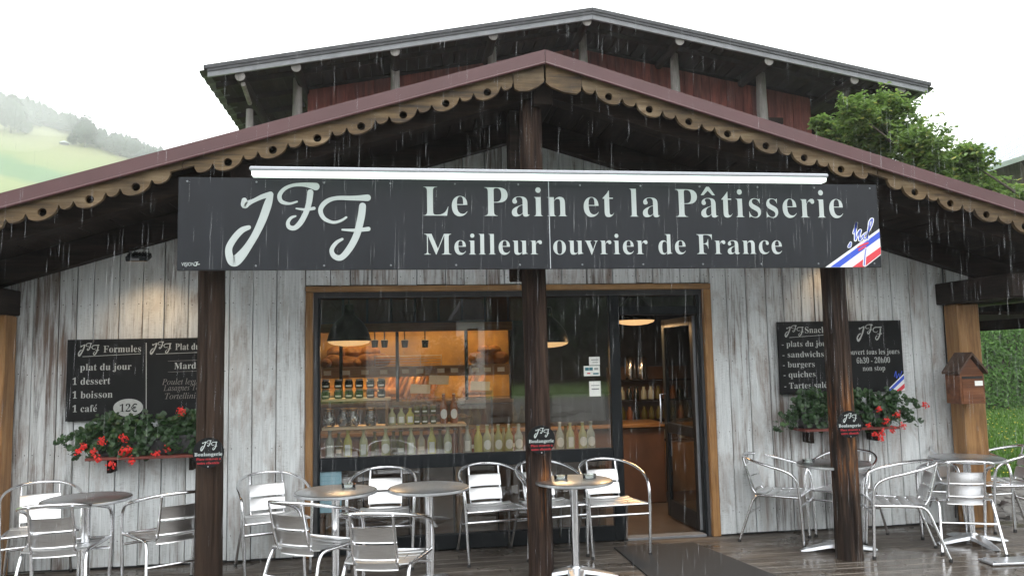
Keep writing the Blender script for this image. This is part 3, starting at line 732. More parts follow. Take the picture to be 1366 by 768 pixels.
# backing rafter behind the barge boards, eave plates, purlins and gutter board
rafter(YB+.02, YB+.055, .10, .165, 'verge_rafter')
for X in (atY(20, 420, YW-.1).x-.12, XA+4.25):
    MB().cbox(X-.12, X+.12, YB+.25, YW+.12, 2.115, 2.325, .008).build('eave_plate', M['darky'], roof)
for X in (XA-2.3, XA, XA+2.3): MB().cbox(X-.08, X+.08, YB+.07, YW-.15, roofz(X)-.40-.0, roofz(X)-.21, .008).build('purlin', M['darky'], roof)
MB().box(XE1-.06, XE1-.02, YB+.1, YR1, roofz(XE1)-.42, roofz(XE1)-.12).build('eave_board', M['dark'], roof)
MB().box(XR+.02, XE1-.07, YW+.1, YR1, roofz(XE1)-.30, roofz(XE1)-.27).build('eave_lining', M['darky'], roof)
MB().box(XE0+.02, XE0+.06, YB+.1, YR1, roofz(XE0)-.42, roofz(XE0)-.12).build('eave_board', M['dark'], roof)
# log posts
def logpost(X, top, seed, crack, mat, lean=0):
    R3 = random.Random(seed); seg = 64; rings = 60; mb = MB(); vs = []
    for i in range(rings+1):
        z = top*i/rings
        for k in range(seg):
            a = 2*PI*k/seg; r = .090*(1+.08*(1-z/top))
            r += .009*noise.noise(Vector((math.cos(a)*1.5+seed, math.sin(a)*1.5, z*.9)))+.006*noise.noise(Vector((math.cos(a)*7, math.sin(a)*7+seed, z*1.6)))+.004*noise.noise(Vector((math.cos(a)*16, math.sin(a)*16+seed, z*2.0)))
            sq = max(abs(math.cos(a)), abs(math.sin(a))); r *= 1+.10*(1-sq)/.3
            for (ca, cw, z0, z1, dp) in crack:
                d = (a-ca-.09*noise.noise(Vector((z*1.3, seed, ca)))+PI) % (2*PI)-PI
                if z0 < z < z1: r -= dp*math.exp(-(d/cw)**2)*min(1, (z-z0)*5, (z1-z)*5)
            vs.append((r*math.cos(a)+lean*z, r*math.sin(a), z))
    fs = [(i*seg+k, i*seg+(k+1) % seg, (i+1)*seg+(k+1) % seg, (i+1)*seg+k) for i in range(rings) for k in range(seg)]
    mb.add(vs, fs+[tuple(rings*seg+k for k in range(seg))])
    o = mb.build('log_post', M[mat], bak, False); o.location = (X, YP, 0)
    o.data.polygons.foreach_set('use_smooth', [True]*len(o.data.polygons)); return o
PX = [atY(280, 600, YP).x, atY(718, 600, YP).x, atY(1125, 600, YP).x]
logpost(PX[0], roofz(PX[0])-.31, 1.3, [(4.55, .05, .9, 2.4, .03), (5.3, .05, .2, 1.2, .02)], 'post0')['label'] = 'left log post with a round shop badge'
logpost(PX[1], roofz(PX[1])-.31, 2.9, [(5.05, .06, .2, 1.1, .045), (4.4, .04, 1.2, 2.6, .02)], 'post1')['label'] = 'middle log post below the sign joint'
logpost(PX[2], roofz(PX[2])-.31, 5.1, [(4.6, .05, 1.1, 2.3, .03), (4.75, .06, 0, .55, .035)], 'post2')['label'] = 'right log post with bare orange wood'
MB().cbox(PX[1]-.16, PX[1]+.10, YP+.14, YP+.3, 2.3, roofz(XA)-.35, .01).build('king_post', M['dark'], bak)
# corner posts at the ends of the front
for X in (atY(17, 600, YW-.06).x-.115, XA+4.28):
    MB().cbox(X-.115, X+.115, YW-.26, YW-.06, 0, 2.11, .012).build('corner_post', M['gold'], bak)
# ------------------------------------------------------------------ shop sign
a0, a1 = atY(237, 238, YS), atY(237, 361, YS); b0, b1 = atY(1170, 245, YS), atY(1175, 356, YS)
SX0, SX1 = (a0.x+a1.x)/2, (b0.x+b1.x)/2; SZ0, SZ1 = (a1.z+b1.z)/2, (a0.z+b0.z)/2; SXM = atY(733, 300, YS).x
sign = empty('shop_sign', label='long dark slate shop sign with white lettering below the gable', cat='sign')
for (xa, xb) in ((SX0, SXM-.0015), (SXM+.0015, SX1)):
    MB().cbox(xa, xb, YS, YS+.03, SZ0, SZ1, .002).build('panel', M['signblk'], sign)
MB().cbox(SXM-.003, SXM+.003, YS-.003, YS-.0005, SZ0, SZ1, .001).build('joint_strip', M['mauve'], sign)
br = MB()
for X in PX:
    for z in (SZ0+.12, SZ1-.14): br.box(X-.03, X+.03, YS+.03, YP-.09, z-.02, z+.02)
br.build('bracket', M['dark'], sign)
YT = YS-.003
for X in [SX0+.06+k*(SX1-SX0-.12)/11 for k in range(12)]:
    for z in (SZ0+.03, SZ1-.03): MB().lathe([(.008, 0), (.006, .003), (.001, .0035)], (0, 0, 0), 8).xf(Matrix.Translation((X, YS, z)) @ Matrix.Rotation(PI/2, 4, 'X')).build('screw', M['zinc'], sign)
def sx(px, py=300): return atY(px, py, YT)
t1 = MB(); write(t1, 'Le Pain et la Pâtisserie', sx(565, 289).x, sx(1125, 289).x, (sx(565, 289).z+sx(1125, 290).z)/2, sx(600, 249.5).z-sx(600, 289).z, YT, -.0105, 1.06)
t1.build('lettering', M['ink'], sign)['label'] = 'white words Le Pain et la Pâtisserie'
t2 = MB(); write(t2, 'Meilleur ouvrier de France', sx(566, 340).x, sx(1043.5, 338).x, (sx(566, 340).z+sx(1043, 338.5).z)/2, sx(600, 312).z-sx(600, 340).z, YT, -.0075, 1.06)
t2.build('lettering', M['ink'], sign)['label'] = 'white words Meilleur ouvrier de France'
def zoomfn(x0, y0, s, Y):                 # drawing made over an enlarged view of the photograph
    def fn(u, v):
        p = atY(x0+u/s, y0+v/s, Y); return (p.x, p.z)
    return fn
lg = MB(); fnl = zoomfn(230, 220, 4.139, YT)
for p in LOGO: brush(lg, p, fnl, YT)
lg.build('monogram', M['ink'], sign)['label'] = 'large flowing white monogram JFF'
vc = MB(); write(vc, 'VISION', sx(242, 354).x, sx(259, 354).x, sx(250, 354.5).z, sx(250, 350).z-sx(250, 354.5).z, YT, 0, 1.0, 'plain')
brush(vc, [(0, 0, 1), (3, 0, 1.2), (3, -4, 1), (1, -4, .8)], lambda u, v: (sx(259+u, 354+v).x, sx(259+u, 354+v).z), YT)
brush(vc, [(5, -4.5, 1.2), (3.8, -3.5, 1), (4.5, -1.5, 1), (7, -1.6, 1.2)], lambda u, v: (sx(259+u, 354+v).x, sx(259+u, 354+v).z), YT)
vc.build('maker_mark', M['ink'], sign)
fz = zoomfn(1095, 285, 10.235, YT)
SXC = SX1-.001
def band(pts, mat, yo, name='stripe', par=None):
    q = [fz(*p) for p in pts]; q = [(min(x, SXC), max(z, SZ0+.001)) for x, z in q]
    o = MB().add([(x, YT-yo, z) for x, z in q], [tuple(range(len(q)))]).build(name, mat, par or sign); return o
band([(60, 732), (805, 205), (830, 215), (830, 560), (605, 730)], M['white'], 0)
band([(130, 728), (818, 243), (820, 330), (258, 728)], M['blue'], .0006)
band([(430, 728), (825, 452), (828, 548), (590, 728)], M['red'], .0006)
sg = MB(); sg2 = MB()
SCR = [[(445, 265, 20), (470, 190, 24), (485, 120, 26), (470, 230, 24), (470, 360, 26)], [(475, 350, 18), (510, 260, 20), (540, 225, 22), (525, 300, 22), (530, 365, 24), (570, 300, 18)],
       [(625, 260, 18), (585, 290, 20), (580, 345, 20), (620, 330, 18), (645, 250, 18), (690, 150, 22), (700, 75, 26), (665, 110, 22), (650, 200, 20), (635, 300, 20), (640, 350, 16)],
       [(405, 395, 16), (385, 430, 20), (375, 455, 16), (400, 445, 14), (410, 400, 12)], [(612, 480, 18), (600, 560, 22), (592, 640, 22), (588, 700, 24)]]
for p in SCR:
    brush(sg, [(a, b, c+16) for a, b, c in p], fz, YT-.001); brush(sg2, [(a, b, c*.55) for a, b, c in p], fz, YT-.0022)
sg.build('signature_outline', M['white'], sign); sg2.build('signature', M['blue'], sign)
sg3 = MB(); brush(sg3, [(500, 462, 18), (560, 430, 26), (640, 400, 24)], fz, YT-.0026); brush(sg3, [(515, 500, 18), (565, 470, 22), (610, 445, 16)], fz, YT-.0026); sg3.build('signature_dash', M['red'], sign)
# batten light above the sign
l0, l1 = atY(335, 232, YS-.10), atY(1100, 237.5, YS-.10); lz = (l0.z+l1.z)/2
bat = empty('batten_light', label='long white fluorescent batten light above the shop sign', cat='light')
MB().cbox(l0.x-.004, l1.x+.004, YS-.155, YS-.045, lz+.004, lz+.034, .008).build('housing', M['bodywhite'], bat)
prof = [(YS-.145, lz), (YS-.055, lz), (YS-.065, lz-.028), (YS-.135, lz-.028)]
d = MB(); n4 = 4
d.add([(l0.x+.01, y, z) for y, z in prof]+[(l1.x-.01, y, z) for y, z in prof], [(3, 2, 1, 0), (4, 5, 6, 7)]+[(i, (i+1) % 4, (i+1) % 4+4, i+4) for i in range(4)])
d.build('diffuser', M['tubelit'], bat)
for X in (l0.x+.4, (l0.x+l1.x)/2, l1.x-.4): MB().box(X-.015, X+.015, YS-.06, YS+.03, lz+.0, lz+.02).build('bracket', M['zinc'], bat)
# ------------------------------------------------------------------ floodlights
def flood(X, Z, Y, label, watt):
    e = empty('floodlight', (X, Y, Z), label=label, cat='lamp')
    m = MB().cbox(-.085, .085, -.06, .06, -.022, .022, .006); m.xf(Matrix.Rotation(math.radians(22), 4, 'X')); m.build('housing', M['black'], e)
    f_ = MB()
    for k in range(7): f_.box(-.07+k*.0225, -.064+k*.0225, -.05, .05, .022, .034)
    f_.xf(Matrix.Rotation(math.radians(22), 4, 'X')); f_.build('cooling_fin', M['black'], e)
    MB().box(-.035, .02, -.064, -.060, -.012, .008).xf(Matrix.Rotation(math.radians(22), 4, 'X')).build('plate', M['zinc'], e)
    MB().tube([(-.075, 0, 0), (-.075, .0, .07), (.075, .0, .07), (.075, 0, 0)], .005, 6).build('bracket', M['black'], e)
    MB().tube(catmull([(-.03, .03, .03), (-.05, .06, .08), (-.01, .1, .11), (.0, .14, .10)]), .004, 6).build('cable', M['cable'], e)
    gl = MB().box(-.07, .07, -.045, .045, -.025, -.0225); gl.xf(Matrix.Rotation(math.radians(22), 4, 'X')); gl.build('lens', M['lampglow'], e)
    L = bpy.data.lights.new('flood_beam', 'SPOT'); L.energy = watt; L.color = (1, .64, .3); L.spot_size = math.radians(115); L.spot_blend = 1; L.shadow_soft_size = .05
    lo = bpy.data.objects.new('flood_beam', L); C.objects.link(lo); lo.location = (X+.0, Y+.02, Z-.06)
    lo.rotation_euler = Vector((-.05, -.40, 1)).to_track_quat('Z', 'Y').to_euler()
fl = atY(185, 343, YW-.46); flood(fl.x, fl.z, YW-.46, 'small black floodlight glowing warm on the left wall planks', 9)
fl2 = atY(1112, 338, YW-.26); flood(fl2.x, fl2.z, YW-.26, 'black floodlight mostly hidden behind the right end of the sign', 3)
# ------------------------------------------------------------------ menu boards
def T(s, x0, x1, yb, yc, mat, par, Y=None, style='serif', off=-.004):
    Y = Y or YW-.062
    a, b = atY(x0, yb, Y), atY(x1, yb, Y); c = atY(x0, yc, Y)
    return write(MB(), s, a.x, b.x, a.z, c.z-a.z, Y, off, 1.03, style).build('lettering', mat, par)
def LG(x0, x1, y0, y1, par, mat, Y=None, wk=1.15):
    Y = Y or YW-.062
    a, b = atY(x0, y1, Y), atY(x1, y0, Y); return logo(MB(), a.x, b.x, a.z, b.z, Y, wk).build('monogram', mat, par)
def LN(pts, par, mat, w=.004, Y=None):
    Y = Y or YW-.062
    q = [atY(*p, Y) for p in pts]; (A, B) = q; n_ = Vector((-(B.z-A.z), 0, B.x-A.x)).normalized()*w/2
    return MB().add([A-n_, B-n_, B+n_, A+n_], [(0, 1, 2, 3)]).build('rule', mat, par)
YBD = YW-.06
c0, c1 = atY(90, 453, YBD), atY(89, 562, YBD)
lb = empty('menu_board', label='black menu board with set meals for 12 euro on the left wall', cat='menu board')
MB().cbox(c0.x, c0.x+1.2, YBD, YBD+.02, c1.z, c0.z, .002).build('panel', M['board'], lb)
for X in (.15, 1.1): MB().box(c0.x+X, c0.x+X+.04, YBD+.02, YW-.01, c1.z+.1, c0.z-.1).build('batten', M['dark'], lb)
LG(104, 133, 457, 475.5, lb, M['chalk']); T('Formules', 138, 188, 470, 461, M['chalk'], lb); LN([(110, 475.5), (188, 471.5)], lb, M['chalk'])
T('plat du jour', 106.8, 175.2, 494, 485.2, M['chalk'], lb); T('1 dessert', 96.5, 147, 513, 503.8, M['chalk'], lb)
T('1 boisson', 96.5, 150, 531.3, 522, M['chalk'], lb); T('1 café', 96.5, 129, 549.5, 540.5, M['chalk'], lb)
oc = atY(171, 543.3, YW-.062); 
dk = disc(oc.x, oc.z, .119, .074)
MB().add([(x, YW-.062, z) for x, z in dk], [tuple(range(32))]).build('price_oval', M['chalk'], lb)
T('12', 159.5, 174, 549, 539, M['board'], lb, YW-.0635); T('€', 174.5, 183, 549, 539, M['board'], lb, YW-.0635, 'plain', .01)
LN([(195, 457), (195, 552)], lb, M['chalk'], .006)
LG(200, 229, 455, 473, lb, M['chalk']); T('Plat du jour', 233.8, 288, 466.5, 458, M['chalk'], lb); LN([(208, 472), (286, 469)], lb, M['chalk'])
LN([(224, 481.5), (276, 479.5)], lb, M['chalkdim'], .003); LN([(224, 496), (276, 494)], lb, M['chalkdim'], .003)
T('Mardi', 232.5, 265, 492, 483.5, M['chalk'], lb)
for s, x0, x1, yb in (('Poulet légumes'.replace('é', 'e'), 216, 281, 513), ('Lasagnes Tomate', 218, 284, 521), ('Tortellini C', 220, 272, 532)):
    T(s, x0, x1, yb, yb-7.5, M['chalkdim'], lb, style='ital', off=0)
rb = empty('menu_board', label='black board listing snacks and opening hours on the right wall', cat='menu board')
d0, d1, e0 = atY(1036, 430, YBD), atY(1042, 526, YBD), atY(1203, 425, YBD)
MB().cbox((d0.x+d1.x)/2, atY(1204, 470, YBD).x, YBD, YBD+.02, d1.z, d0.z+.005, .002).build('panel', M['board'], rb)
for X in (.15, 1.1): MB().box(d0.x+X, d0.x+X+.04, YBD+.02, YW-.01, d1.z+.1, d0.z-.1).build('batten', M['dark'], rb)
LG(1047, 1071.5, 433.5, 450, rb, M['chalk']); T('Snack', 1074, 1101.5, 444, 436, M['chalk'], rb); LN([(1053, 450), (1101, 446.5)], rb, M['chalk'])
T('- plats du jour', 1043, 1107, 462.5, 455, M['chalk'], rb); T('- sandwichs', 1044, 1099, 476.7, 469, M['chalk'], rb)
T('- burgers', 1044.5, 1087, 490, 482.3, M['chalk'], rb); T('- quiches', 1045.5, 1088, 503.3, 495.5, M['chalk'], rb); T('- Tartes salées', 1046.5, 1113, 518.3, 510.3, M['chalk'], rb)
LG(1143, 1176, 432, 456, rb, M['chalk'], wk=1.0)
T('ouvert tous les jours', 1133, 1200, 473, 466, M['chalk'], rb); T('6h30 - 20h00', 1143, 1187.5, 484.5, 477, M['chalk'], rb); T('non stop', 1151, 1181, 494.5, 487.5, M['chalk'], rb)
def rbz(u, v): return atY(u, v, YW-.062)
xr_ = atY(1204, 470, YBD).x-.003; zb_ = d1.z+.003
for pts, mt, yo in (([(1182, 522), (1207, 498), (1208, 522)], M['white'], 0), ([(1183.5, 522), (1207, 500), (1207, 505), (1189, 522)], M['blue'], .0006), ([(1195, 522), (1207, 511), (1207, 517), (1202, 522)], M['red'], .0006)):
    q = [rbz(*p) for p in pts]; MB().add([(min(p.x, xr_), p.y-yo, max(p.z, zb_)) for p in q], [tuple(range(len(q)))]).build('stripe', mt, rb)
ss = MB(); brush(ss, [(1193, 502, .8), (1195, 495, 1), (1196, 504, 1), (1199, 498, .8), (1200, 503, .8), (1203, 495, 1)], lambda u, v: (rbz(u, v).x, rbz(u, v).z), YW-.0625); ss.build('signature', M['blue'], rb)
# ------------------------------------------------------------------ round badges on the posts
for (px, py, lab) in ((278, 603.5, 'round black bakery badge on the left log post'), (722, 586, 'round black bakery badge on the middle log post'), (1133.5, 565.5, 'round black bakery badge on the right log post')):
    Y = YP-.150; c = atY(px, py, Y); e = empty('round_badge', (c.x, Y, c.z), label=lab, cat='badge', group='round shop badges on the posts')
    r = .108; seg = 36
    m = MB(); m.add([(r*math.cos(2*PI*k/seg), yy, r*math.sin(2*PI*k/seg)) for yy in (0, .006) for k in range(seg)], [tuple(range(seg)), tuple(range(2*seg-1, seg-1, -1))]+[(i, i+seg, (i+1) % seg+seg, (i+1) % seg) for i in range(seg)])
    m.build('disc', M['board'], e)
    logo(MB(), -.055, .062, .012, .088, -.001, 1.15).build('monogram', M['ink'], e)
    write(MB(), 'Boulangerie', -.096, .096, -.022, .024, -.001, .004).build('lettering', M['ink'], e)
    write(write(MB(), 'Place réservée à'.replace('à', 'a'), -.082, .086, -.052, .016, -.001, .004), 'notre clientèle'.replace('è', 'é'), -.078, .076, -.080, .016, -.001, .004).build('small_lettering', M['inkred'], e)
    MB().lathe([(.005, 0), (.005, .004)], (0, 0, 0), 8).xf(Matrix.Translation((0, -.004, -.097)) @ Matrix.Rotation(PI/2, 4, 'X')).build('screw', M['base'], e)
# ------------------------------------------------------------------ flower boxes
def planter(x0, x1, zl, side, label, nfl, seed, x2, pots):
    e = empty('flower_box', ((x0+x1)/2, YW-.16, zl), label=label+' trough on a rust red ledge', cat='flower box'); W_ = (x1-x0)/2
    MB().cbox(-W_, W_, -.16, .14, -.022, 0, .003).build('ledge', M['ledge'], e)
    m = MB(); hw = W_*pots; y0_, y1_ = -.085, .085
    m.add([(-hw+.02, y0_+.02, .004), (hw-.02, y0_+.02, .004), (hw-.02, y1_-.02, .004), (-hw+.02, y1_-.02, .004), (-hw, y0_, .15), (hw, y0_, .15), (hw, y1_, .15), (-hw, y1_, .15)],
          [(3, 2, 1, 0), (0, 1, 5, 4), (1, 2, 6, 5), (2, 3, 7, 6), (3, 0, 4, 7), (4, 5, 6, 7)])
    m.cbox(-hw-.008, hw+.008, y0_-.008, y0_+.004, .135, .155, .002); m.build('trough', M['trough'], e)
    for X in (-W_*.7, W_*.7): MB().prism([(X-.015, -.14), (X+.015, -.14), (X+.015, -.022), (X-.015, -.022)], -.02, .14).build('bracket', M['dark'], e)
    p = empty('geranium', ((x0+x1)/2, YW-.16, zl+.13), label=label+' geraniums trailing over the trough', cat='plant')
    R3 = random.Random(seed); pts = []; stems = MB()
    for k in range(74):
        bx = R3.uniform(-W_*.95, W_*.95); L = R3.uniform(.12, .30); an = R3.uniform(-.7, .7)+ (bx/W_)*.6
        droop = R3.random() < .5
        tip = Vector((bx+math.sin(an)*L, -R3.uniform(.02, .14), (R3.uniform(-.14, .02) if droop else R3.uniform(.03, .2))))
        if k == 0: tip = Vector((side*(W_+.16), -.06, .02))
        if k == 1: tip = Vector((side*(W_+.27), -.05, .07 if side > 0 else -.02))
        if k == 2: tip = Vector((side*(W_+.12), -.10, -.06))
        if side < 0: tip.x = min(tip.x, W_-.06)
        base = Vector((bx if k > 2 else side*W_*.8, R3.uniform(-.04, .04), 0)); mid_ = (base+tip)/2+Vector((0, -.02, .07))
        P = catmull([tuple(base), tuple(mid_), tuple(tip)], 5); stems.tube(P, .0035, 5)
        for q in P[2:]:
            for _ in range(R3.choice((2, 3, 4))):
                pp = Vector(q)+rv(R3)*R3.uniform(.015, .055); nn = (Vector((0, -.8, .65))+rv(R3)*.65).normalized()
                pts.append((pp, nn, R3.uniform(.032, .056)))
    leafcloud('foliage', pts, M['ger'], p, 'round'); stems.build('stem', M['ger'], p)['kind'] = 'stuff'
    for (fx, fy) in nfl:
        q = atY(fx, fy, YW-.30); lc = q-Vector(p.location); fm = []
        hr_ = R3.uniform(.8, 1.25)
        for _ in range(34):
            n_ = rv(R3); n_.y = -abs(n_.y); fm.append((lc+n_*R3.uniform(.010, .040)*hr_, (n_+rv(R3)*.7+Vector((0, -.3, 0))).normalized(), R3.uniform(.011, .019)))
        o = leafcloud('flower_head', fm, M['petal'], p, 'round', None)
        MB().tube([tuple(lc), (lc.x*.85, 0, -.0)], .0022, 5).build('flower_stalk', M['ger'], p)
a = atY(114, 612, YW-.30); b = atY(280, 604, YW-.30)
planter(a.x, b.x-.04, (a.z+b.z)/2, -1, 'left hand red', [(105, 602), (125, 602), (136, 589), (165, 584), (131, 612), (148, 619), (165, 602), (171, 600), (175, 614), (209, 605), (223, 598), (241, 548), (113, 594)], 21, 0, .88)
a = atY(1073, 572, YW-.30); b = atY(1199, 569, YW-.30)
planter(a.x, b.x, (a.z+b.z)/2, 1, 'right hand red', [(1172, 545), (1196, 552), (1182, 561), (1158, 568), (1176, 575), (1190, 573), (1204, 568), (1234, 540), (1175, 583), (1167, 578)], 34, 0, .95)
# ------------------------------------------------------------------ mailbox on the corner post
mb_l, mb_r = atY(1270, 500, YW-.40), atY(1317, 500, YW-.40)
mc = atY(1295, 538, YW-.42)
mbx = empty('mailbox', (mc.x, YW-.36, mc.z), label='small house shaped wooden mailbox on the corner post', cat='mailbox')
mw, mh = .125, .265; yf, yb_ = -.10, .10
MB().cbox(-mw, mw, yf, yb_, 0, mh, .004).build('case', M['copper'], mbx)
MB().prism([(-mw, mh), (mw, mh), (0, mh+.155)], yf+.004, yb_).build('gable', M['copper'], mbx)
for s in (-1, 1):
    q = [(0, mh+.185), (s*(mw+.022), mh+.008), (s*(mw+.022), mh+.032), (0, mh+.21)]
    MB().prism(q if s < 0 else q[::-1], yf-.03, yb_+.01).build('roof_board', M['mailroof'], mbx)
MB().cbox(-mw+.02, mw-.02, yf-.006, yf, .02, mh-.05, .002).build('door', M['copper'], mbx)
MB().box(-mw+.02, mw-.02, yf-.003, yf-.001, mh-.035, mh-.012).build('slot', M['rubber'], mbx)
MB().box(.02, .10, yf-.009, yf-.006, mh-.10, mh-.055).build('name_card', M['paper'], mbx)
# ------------------------------------------------------------------ wall cable, dark door speaker at the left edge
P = [atY(*p, YW-.04) for p in ((1246, 331), (1255, 345), (1258, 372), (1258, 405), (1266, 520), (1270, 545), (1274, 600), (1275, 690))]
tag(MB().tube(catmull([tuple(p) for p in P]), .006, 6).build('wall_cable', M['cable'], None, True), 'thin black cable running down the right edge of the plank wall', 'cable')
# ------------------------------------------------------------------ chairs
CH = {}
def slatmesh(w, h, bulge, tilt, z, y):
    n = 8; vs = []; th = .0035
    for yy in (0, th):
        for i in range(n+1):
            x = -w/2+w*i/n; bb = bulge*(1-(2*x/w)**2)
            for (dz, lip) in ((0, .006), (.006, 0), (h-.006, 0), (h, .006)):
                vs.append((x, y+bb+yy+lip+(dz)*tilt, z+dz))
    N = (n+1)*4; fs = []
    for i in range(n):
        for j in range(3):
            a_ = i*4+j; fs.append((a_, a_+4, a_+5, a_+1)); fs.append((N+a_, N+a_+1, N+a_+5, N+a_+4))
        fs.append((i*4, N+i*4, N+i*4+4, i*4+4)); fs.append((i*4+3, i*4+7, N+i*4+7, N+i*4+3))
    for e in (0, n*4): fs += [(e+j, e+j+1, N+e+j+1, N+e+j) for j in range(3)]
    m = MB(); m.v = vs; m.f = fs; return m
def make_chair(label):
    e = empty('bistro_chair', label=label, cat='chair', group='aluminium bistro chairs on the terrace')
    half = [(-.250, -.235, .012), (-.262, -.225, .30), (-.270, -.215, .50), (-.272, -.185, .595), (-.275, -.10, .648), (-.272, .02, .680), (-.240, .15, .712), (-.165, .255, .738), (-.08, .30, .748)]
    loop = half+[(0, .312, .751)]+[(-x, y, z) for x, y, z in half[::-1]]
    MB().tube(catmull(loop, 5), .0125, 10).build('arm_loop', M['tube'], e, True)
    for s in (-1, 1):
        p = [(s*.262, -.222, .425), (s*.245, -.08, .422), (s*.220, .08, .418), (s*.205, .155, .408), (s*.205, .20, .36), (s*.215, .24, .25), (s*.235, .325, .012)]
        MB().tube(catmull(p, 5), .0115, 10).build('rear_leg', M['tube'], e, True)
        p = [(s*.135, .295, .738), (s*.135, .262, .62), (s*.135, .232, .50), (s*.135, .200, .435), (s*.135, .150, .412), (s*.135, -.10, .414)]
        MB().tube(catmull(p, 4), .0085, 8).build('back_upright', M['tube'], e, True)
    MB().tube([(-.262, -.22, .345), (.262, -.22, .345)], .0095, 8).build('front_bar', M['tube'], e, True)
    MB().tube([(-.218, .245, .335-.09), (.218, .245, .335-.09)], .0085, 8).build('rear_bar', M['tube'], e, True)
    MB().tube([(-.262, -.205, .424), (.262, -.205, .424)], .0095, 8).build('seat_bar', M['tube'], e, True)
    for (z, y) in ((.452, .186), (.562, .223)):
        slatmesh(.285, .099, .022, .34, z, y).build('back_slat', M['slat'], e, True)
    slatmesh(.27, .050, .018, .30, .384, .163).build('rear_slat', M['slat'], e, True)
    for k in range(5):
        yy = -.20+k*.078; zz = .437-.010*math.sin(PI*(k+.5)/5)
        m = MB(); n = 8; w = .455-.012*k
        for i in range(n+1):
            x = -w/2+w*i/n; s_ = .012*(1-(2*x/w)**2)
            for (dy, dz) in ((0, -.005), (.006, 0), (.064, 0), (.07, -.005)): m.v.append((x, yy+dy, zz+dz-s_))
        for i in range(n):
            for j in range(3): a_ = i*4+j; m.f.append((a_, a_+4, a_+5, a_+1))
        N = len(m.v); m.v += [(x, y, z-.004) for x, y, z in m.v[:N]]; m.f += [tuple(q+N for q in f[::-1]) for f in m.f[:]]
        for i in range(n): m.f += [(i*4, N+i*4, N+i*4+4, i*4+4), (i*4+3, i*4+7, N+i*4+7, N+i*4+3)]
        m.build('seat_slat', M['slat'], e, True)
    for (x, y) in ((-.25, -.235), (.25, -.235), (-.235, .326), (.235, .326)):
        MB().lathe([(.015, 0), (.0155, .022), (.0125, .026)], (x, y, 0), 10).build('foot_cap', M['rubber'], e, True)
    return e
def backat(px, py, th, z=.75):
    """place a chair so that the top of its back shows at this pixel, turned by th degrees (0 = facing the street)."""
    q = atZ(px, py, z); a_ = math.radians(th); return q.x-(-math.sin(a_))*.31, q.y-(math.cos(a_))*.31, th
CHAIRS = [
 (-2.80, 6.72, 24, 'bistro chair at the far left, half behind the leftmost table'),
 (*backat(66, 674, 186), 'bistro chair seen from behind at the bottom left corner'),
 (*backat(243, 657, 212), 'bistro chair cut off by the left log post'),
 (-1.06, 6.78, 20, 'bistro chair against the planks right of the left log post'),
 (*backat(378, 670, 148), 'bistro chair seen from behind in front of the table with an ashtray'),
 (-.17, 6.80, -4, 'bistro chair facing the street below the left end of the window'),
 (*backat(494, 685, 166), 'bistro chair seen from behind at the bottom, in front of the second window table'),
 (.74, 6.80, 7, 'bistro chair facing the street just left of the middle log post'),
 (1.24, 6.84, 12, 'bistro chair half hidden behind the middle log post'),
 (1.79, 6.80, 3, 'bistro chair facing the street beside the doormat'),
 (3.38, 6.86, 50, 'bistro chair seen side on against the planks right of the doorway'),
 (3.98, 6.82, -52, 'bistro chair behind the right log post beside the flower box'),
 (4.07, 6.20, -113, 'bistro chair seen side on in front, just right of the right log post'),
 (4.70, 6.28, 158, 'bistro chair seen from behind at the rightmost table'),
 (*backat(1257, 592, 3), 'bistro chair behind the rightmost table, below the mailbox'),
 (atZ(1328, 712, 0).x+.275, atZ(1328, 712, 0).y+.205, -100, 'bistro chair cut off by the right picture edge'),
]
proto = make_chair(CHAIRS[0][3]); index_kids()
for i, (x, y, th, lab) in enumerate(CHAIRS):
    o = proto if i == 0 else copy_tree(proto)
    o.location = (x, y, 0); o.rotation_euler = (0, 0, math.radians(th)); o['label'] = lab
# ------------------------------------------------------------------ tables
def make_table(label):
    e = empty('bistro_table', label=label, cat='table', group='round metal bistro tables')
    R_ = .30
    MB().lathe([(.0, .702), (R_-.02, .702), (R_-.002, .706), (R_, .716), (R_-.002, .727), (R_-.008, .730), (R_-.014, .727), (0.001, .727)], (0, 0, 0), 56).build('table_top', M['ttop'], e, True)
    MB().lathe([(R_-.0055, .7045), (R_+.0015, .708), (R_+.0022, .716), (R_+.0015, .7245), (R_-.0055, .729)], (0, 0, 0), 56).build('rim', M['base'], e, True)
    MB().lathe([(.030, .05), (.030, .69), (.09, .694), (.09, .70)], (0, 0, 0), 24).build('column', M['tube'], e, True)
    MB().lathe([(.055, .045), (.05, .075), (.034, .09)], (0, 0, 0), 20).build('collar', M['base'], e, True)
    for k in range(4):
        m = MB(); A = Matrix.Rotation(math.radians(45+90*k), 4, 'Z'); n = 7
        for i in range(n+1):
            t = i/n; x = .03+.29*t; w = .055*(1-t)+.022; zt_ = .062*(1-t)**.8+.018; zb_ = max(.006, zt_-.03)
            m.v += [(x, -w, zb_), (x, -w*.85, zt_-.006), (x, 0, zt_), (x, w*.85, zt_-.006), (x, w, zb_), (x, 0, zb_+.002)]
        for i in range(n): m.f += [(i*6+j, i*6+(j+1) % 6, i*6+6+(j+1) % 6, i*6+6+j)[::-1] for j in range(6)]
        m.f += [(0, 1, 2, 3, 4, 5)[::-1], tuple(n*6+j for j in range(6))]; m.xf(A); m.build('foot', M['base'], e, True)
        MB().lathe([(.016, 0), (.016, .012)], (A @ Vector((.30, 0, 0))), 10).build('foot_pad', M['rubber'], e)
    return e
def tb(px, py): q = atZ(px, py, .73); return q.x, q.y
